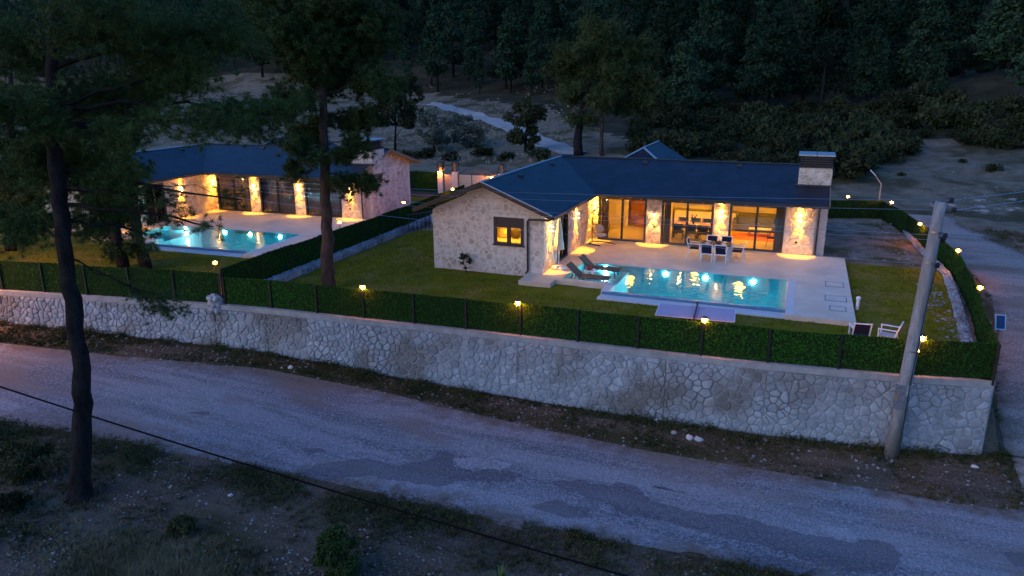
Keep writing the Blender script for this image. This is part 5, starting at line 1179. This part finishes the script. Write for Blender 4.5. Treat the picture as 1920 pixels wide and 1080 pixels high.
for i in range(24):
    px = rg.uniform(1745, 1920); py = 388+rg.gauss(0, 8)+(px-1830)*.02; p = hit(px, py, 30); rb.append(p)
for i, p in enumerate(rb):
    r = rg.uniform(.1, .34); o = MB().ball((0, 0, r*.1), r, 7, 4, (1.2, .8, .5), .35, random.Random(i)).obj('rubble_block', M_RUB); o.location = tuple(p); tag(o, 'pale broken block in the rubble row beyond the gravel track', 'rubble', 'rubble blocks beyond the track')
# foreground bushes, yucca, small plant, hoses
leafy('dense dark evergreen bush at the bottom edge in front of the near bank', 0, 0, 1.25, 1.15, M_NEEDLE, 91, 'evergreen_bush', 9000, .045, lobes=40, base=hit(640, 1085, 5), cat='bush', low=.05)
leafy('low dark weed bush near the bottom left below the pine', 0, 0, .5, .9, M_WEED, 92, 'low_bush', 2600, .05, lobes=20, base=hit(340, 1010, 5), cat='bush', low=.05)
leafy('large dark bush left of the big pine foot', 0, 0, 1.0, 2.0, M_WEED, 93, 'low_bush', 5000, .06, lobes=34, base=hit(50, 900, 5), cat='bush', low=.05)
leafy('green weed bush at the far left bottom corner', 0, 0, .5, .8, M_SHRUB, 94, 'low_bush', 2000, .05, lobes=20, base=hit(25, 960, 5), cat='bush', low=.05)
leafy('low scrubby bush at the bottom right of the yucca', 0, 0, .35, .9, M_WEED, 95, 'low_bush', 2200, .05, lobes=20, base=hit(1085, 1028, 5), cat='bush', low=.05)
leafy('low scrubby weed at the lower middle beside the road edge', 0, 0, .35, .7, M_WEED, 97, 'low_bush', 1600, .05, lobes=16, base=hit(780, 985, 5), cat='bush', low=.05)
leafy('small slender shrub against the gable wall left of the downpipe', 0, 0, 1.0, .6, M_SHRUB, 96, 'small_shrub', 150, .09, lobes=9, base=(-3.75, -.35, -.2), cat='shrub', low=.25)
yb = hit(940, 1095, 5); yu = thing('yucca', 'spiky green yucca at the bottom edge of the picture', 'plant', tuple(yb)); rg = random.Random(5)
for k in range(70):
    a = rg.uniform(0, 6.28); e = rg.uniform(.15, 1.45); L = rg.uniform(.35, .55); d = Vector((math.cos(a)*math.cos(e), math.sin(a)*math.cos(e), math.sin(e))); s = d.cross(Vector((0, 0, 1))).normalized()*.014; b = d*.05
    m_ = d*L*.5+Vector((0, 0, .0)); tip = d*L-Vector((0, 0, .06*math.cos(e)))
    MB().add([b-s, b+s, m_-s*1.2, m_+s*1.2, tip, m_+Vector((0, 0, .006)), b+Vector((0, 0, .006))], [(0, 1, 3, 2), (2, 3, 4), (0, 2, 5, 6), (6, 5, 3, 1), (2, 4, 5), (5, 4, 3)]).obj('leaf', M_LEAF, yu)
def hose(label, pxs):
    P = [hit(*q, 5)+np.array([0, 0, .04]) for q in pxs]; o = MB().tube([Vector(p-P[0]) for p in P], .016, 6).obj('garden_hose', M_BLACK); o.location = tuple(P[0]); tag(o, label, 'hose')
hose('thin black hose lying on the near bank from the pine foot towards the bush', [(150, 965), (210, 970), (280, 978), (340, 985), (400, 1000), (480, 1012), (560, 1028)])
hose('black hose curving on the near bank above the other hose', [(320, 960), (380, 963), (440, 972), (500, 978), (540, 990), (562, 1005)])
# warm street lamp standing beyond the left edge of the picture, whose light reaches the road
slp = thing('street_lamp', 'warm street lamp on a post by the road at the far left', 'street lamp', (-25.5, -10.4, zf(-25)))
MB().tube([(0, 0, 0), (0, 0, 5.6), (.2, -.5, 6.0), (.5, -1.4, 6.1)], .06, 8).obj('post', M_CONC, slp); MB().box(.3, -1.9, 6.06, .7, -1.3, 6.18).obj('lamp_head', M_DARK, slp)
MB().box(.35, -1.85, 6.04, .65, -1.35, 6.058).obj('lamp_lens', emit('sodium_glow', (1, .34, .1), 330), slp)
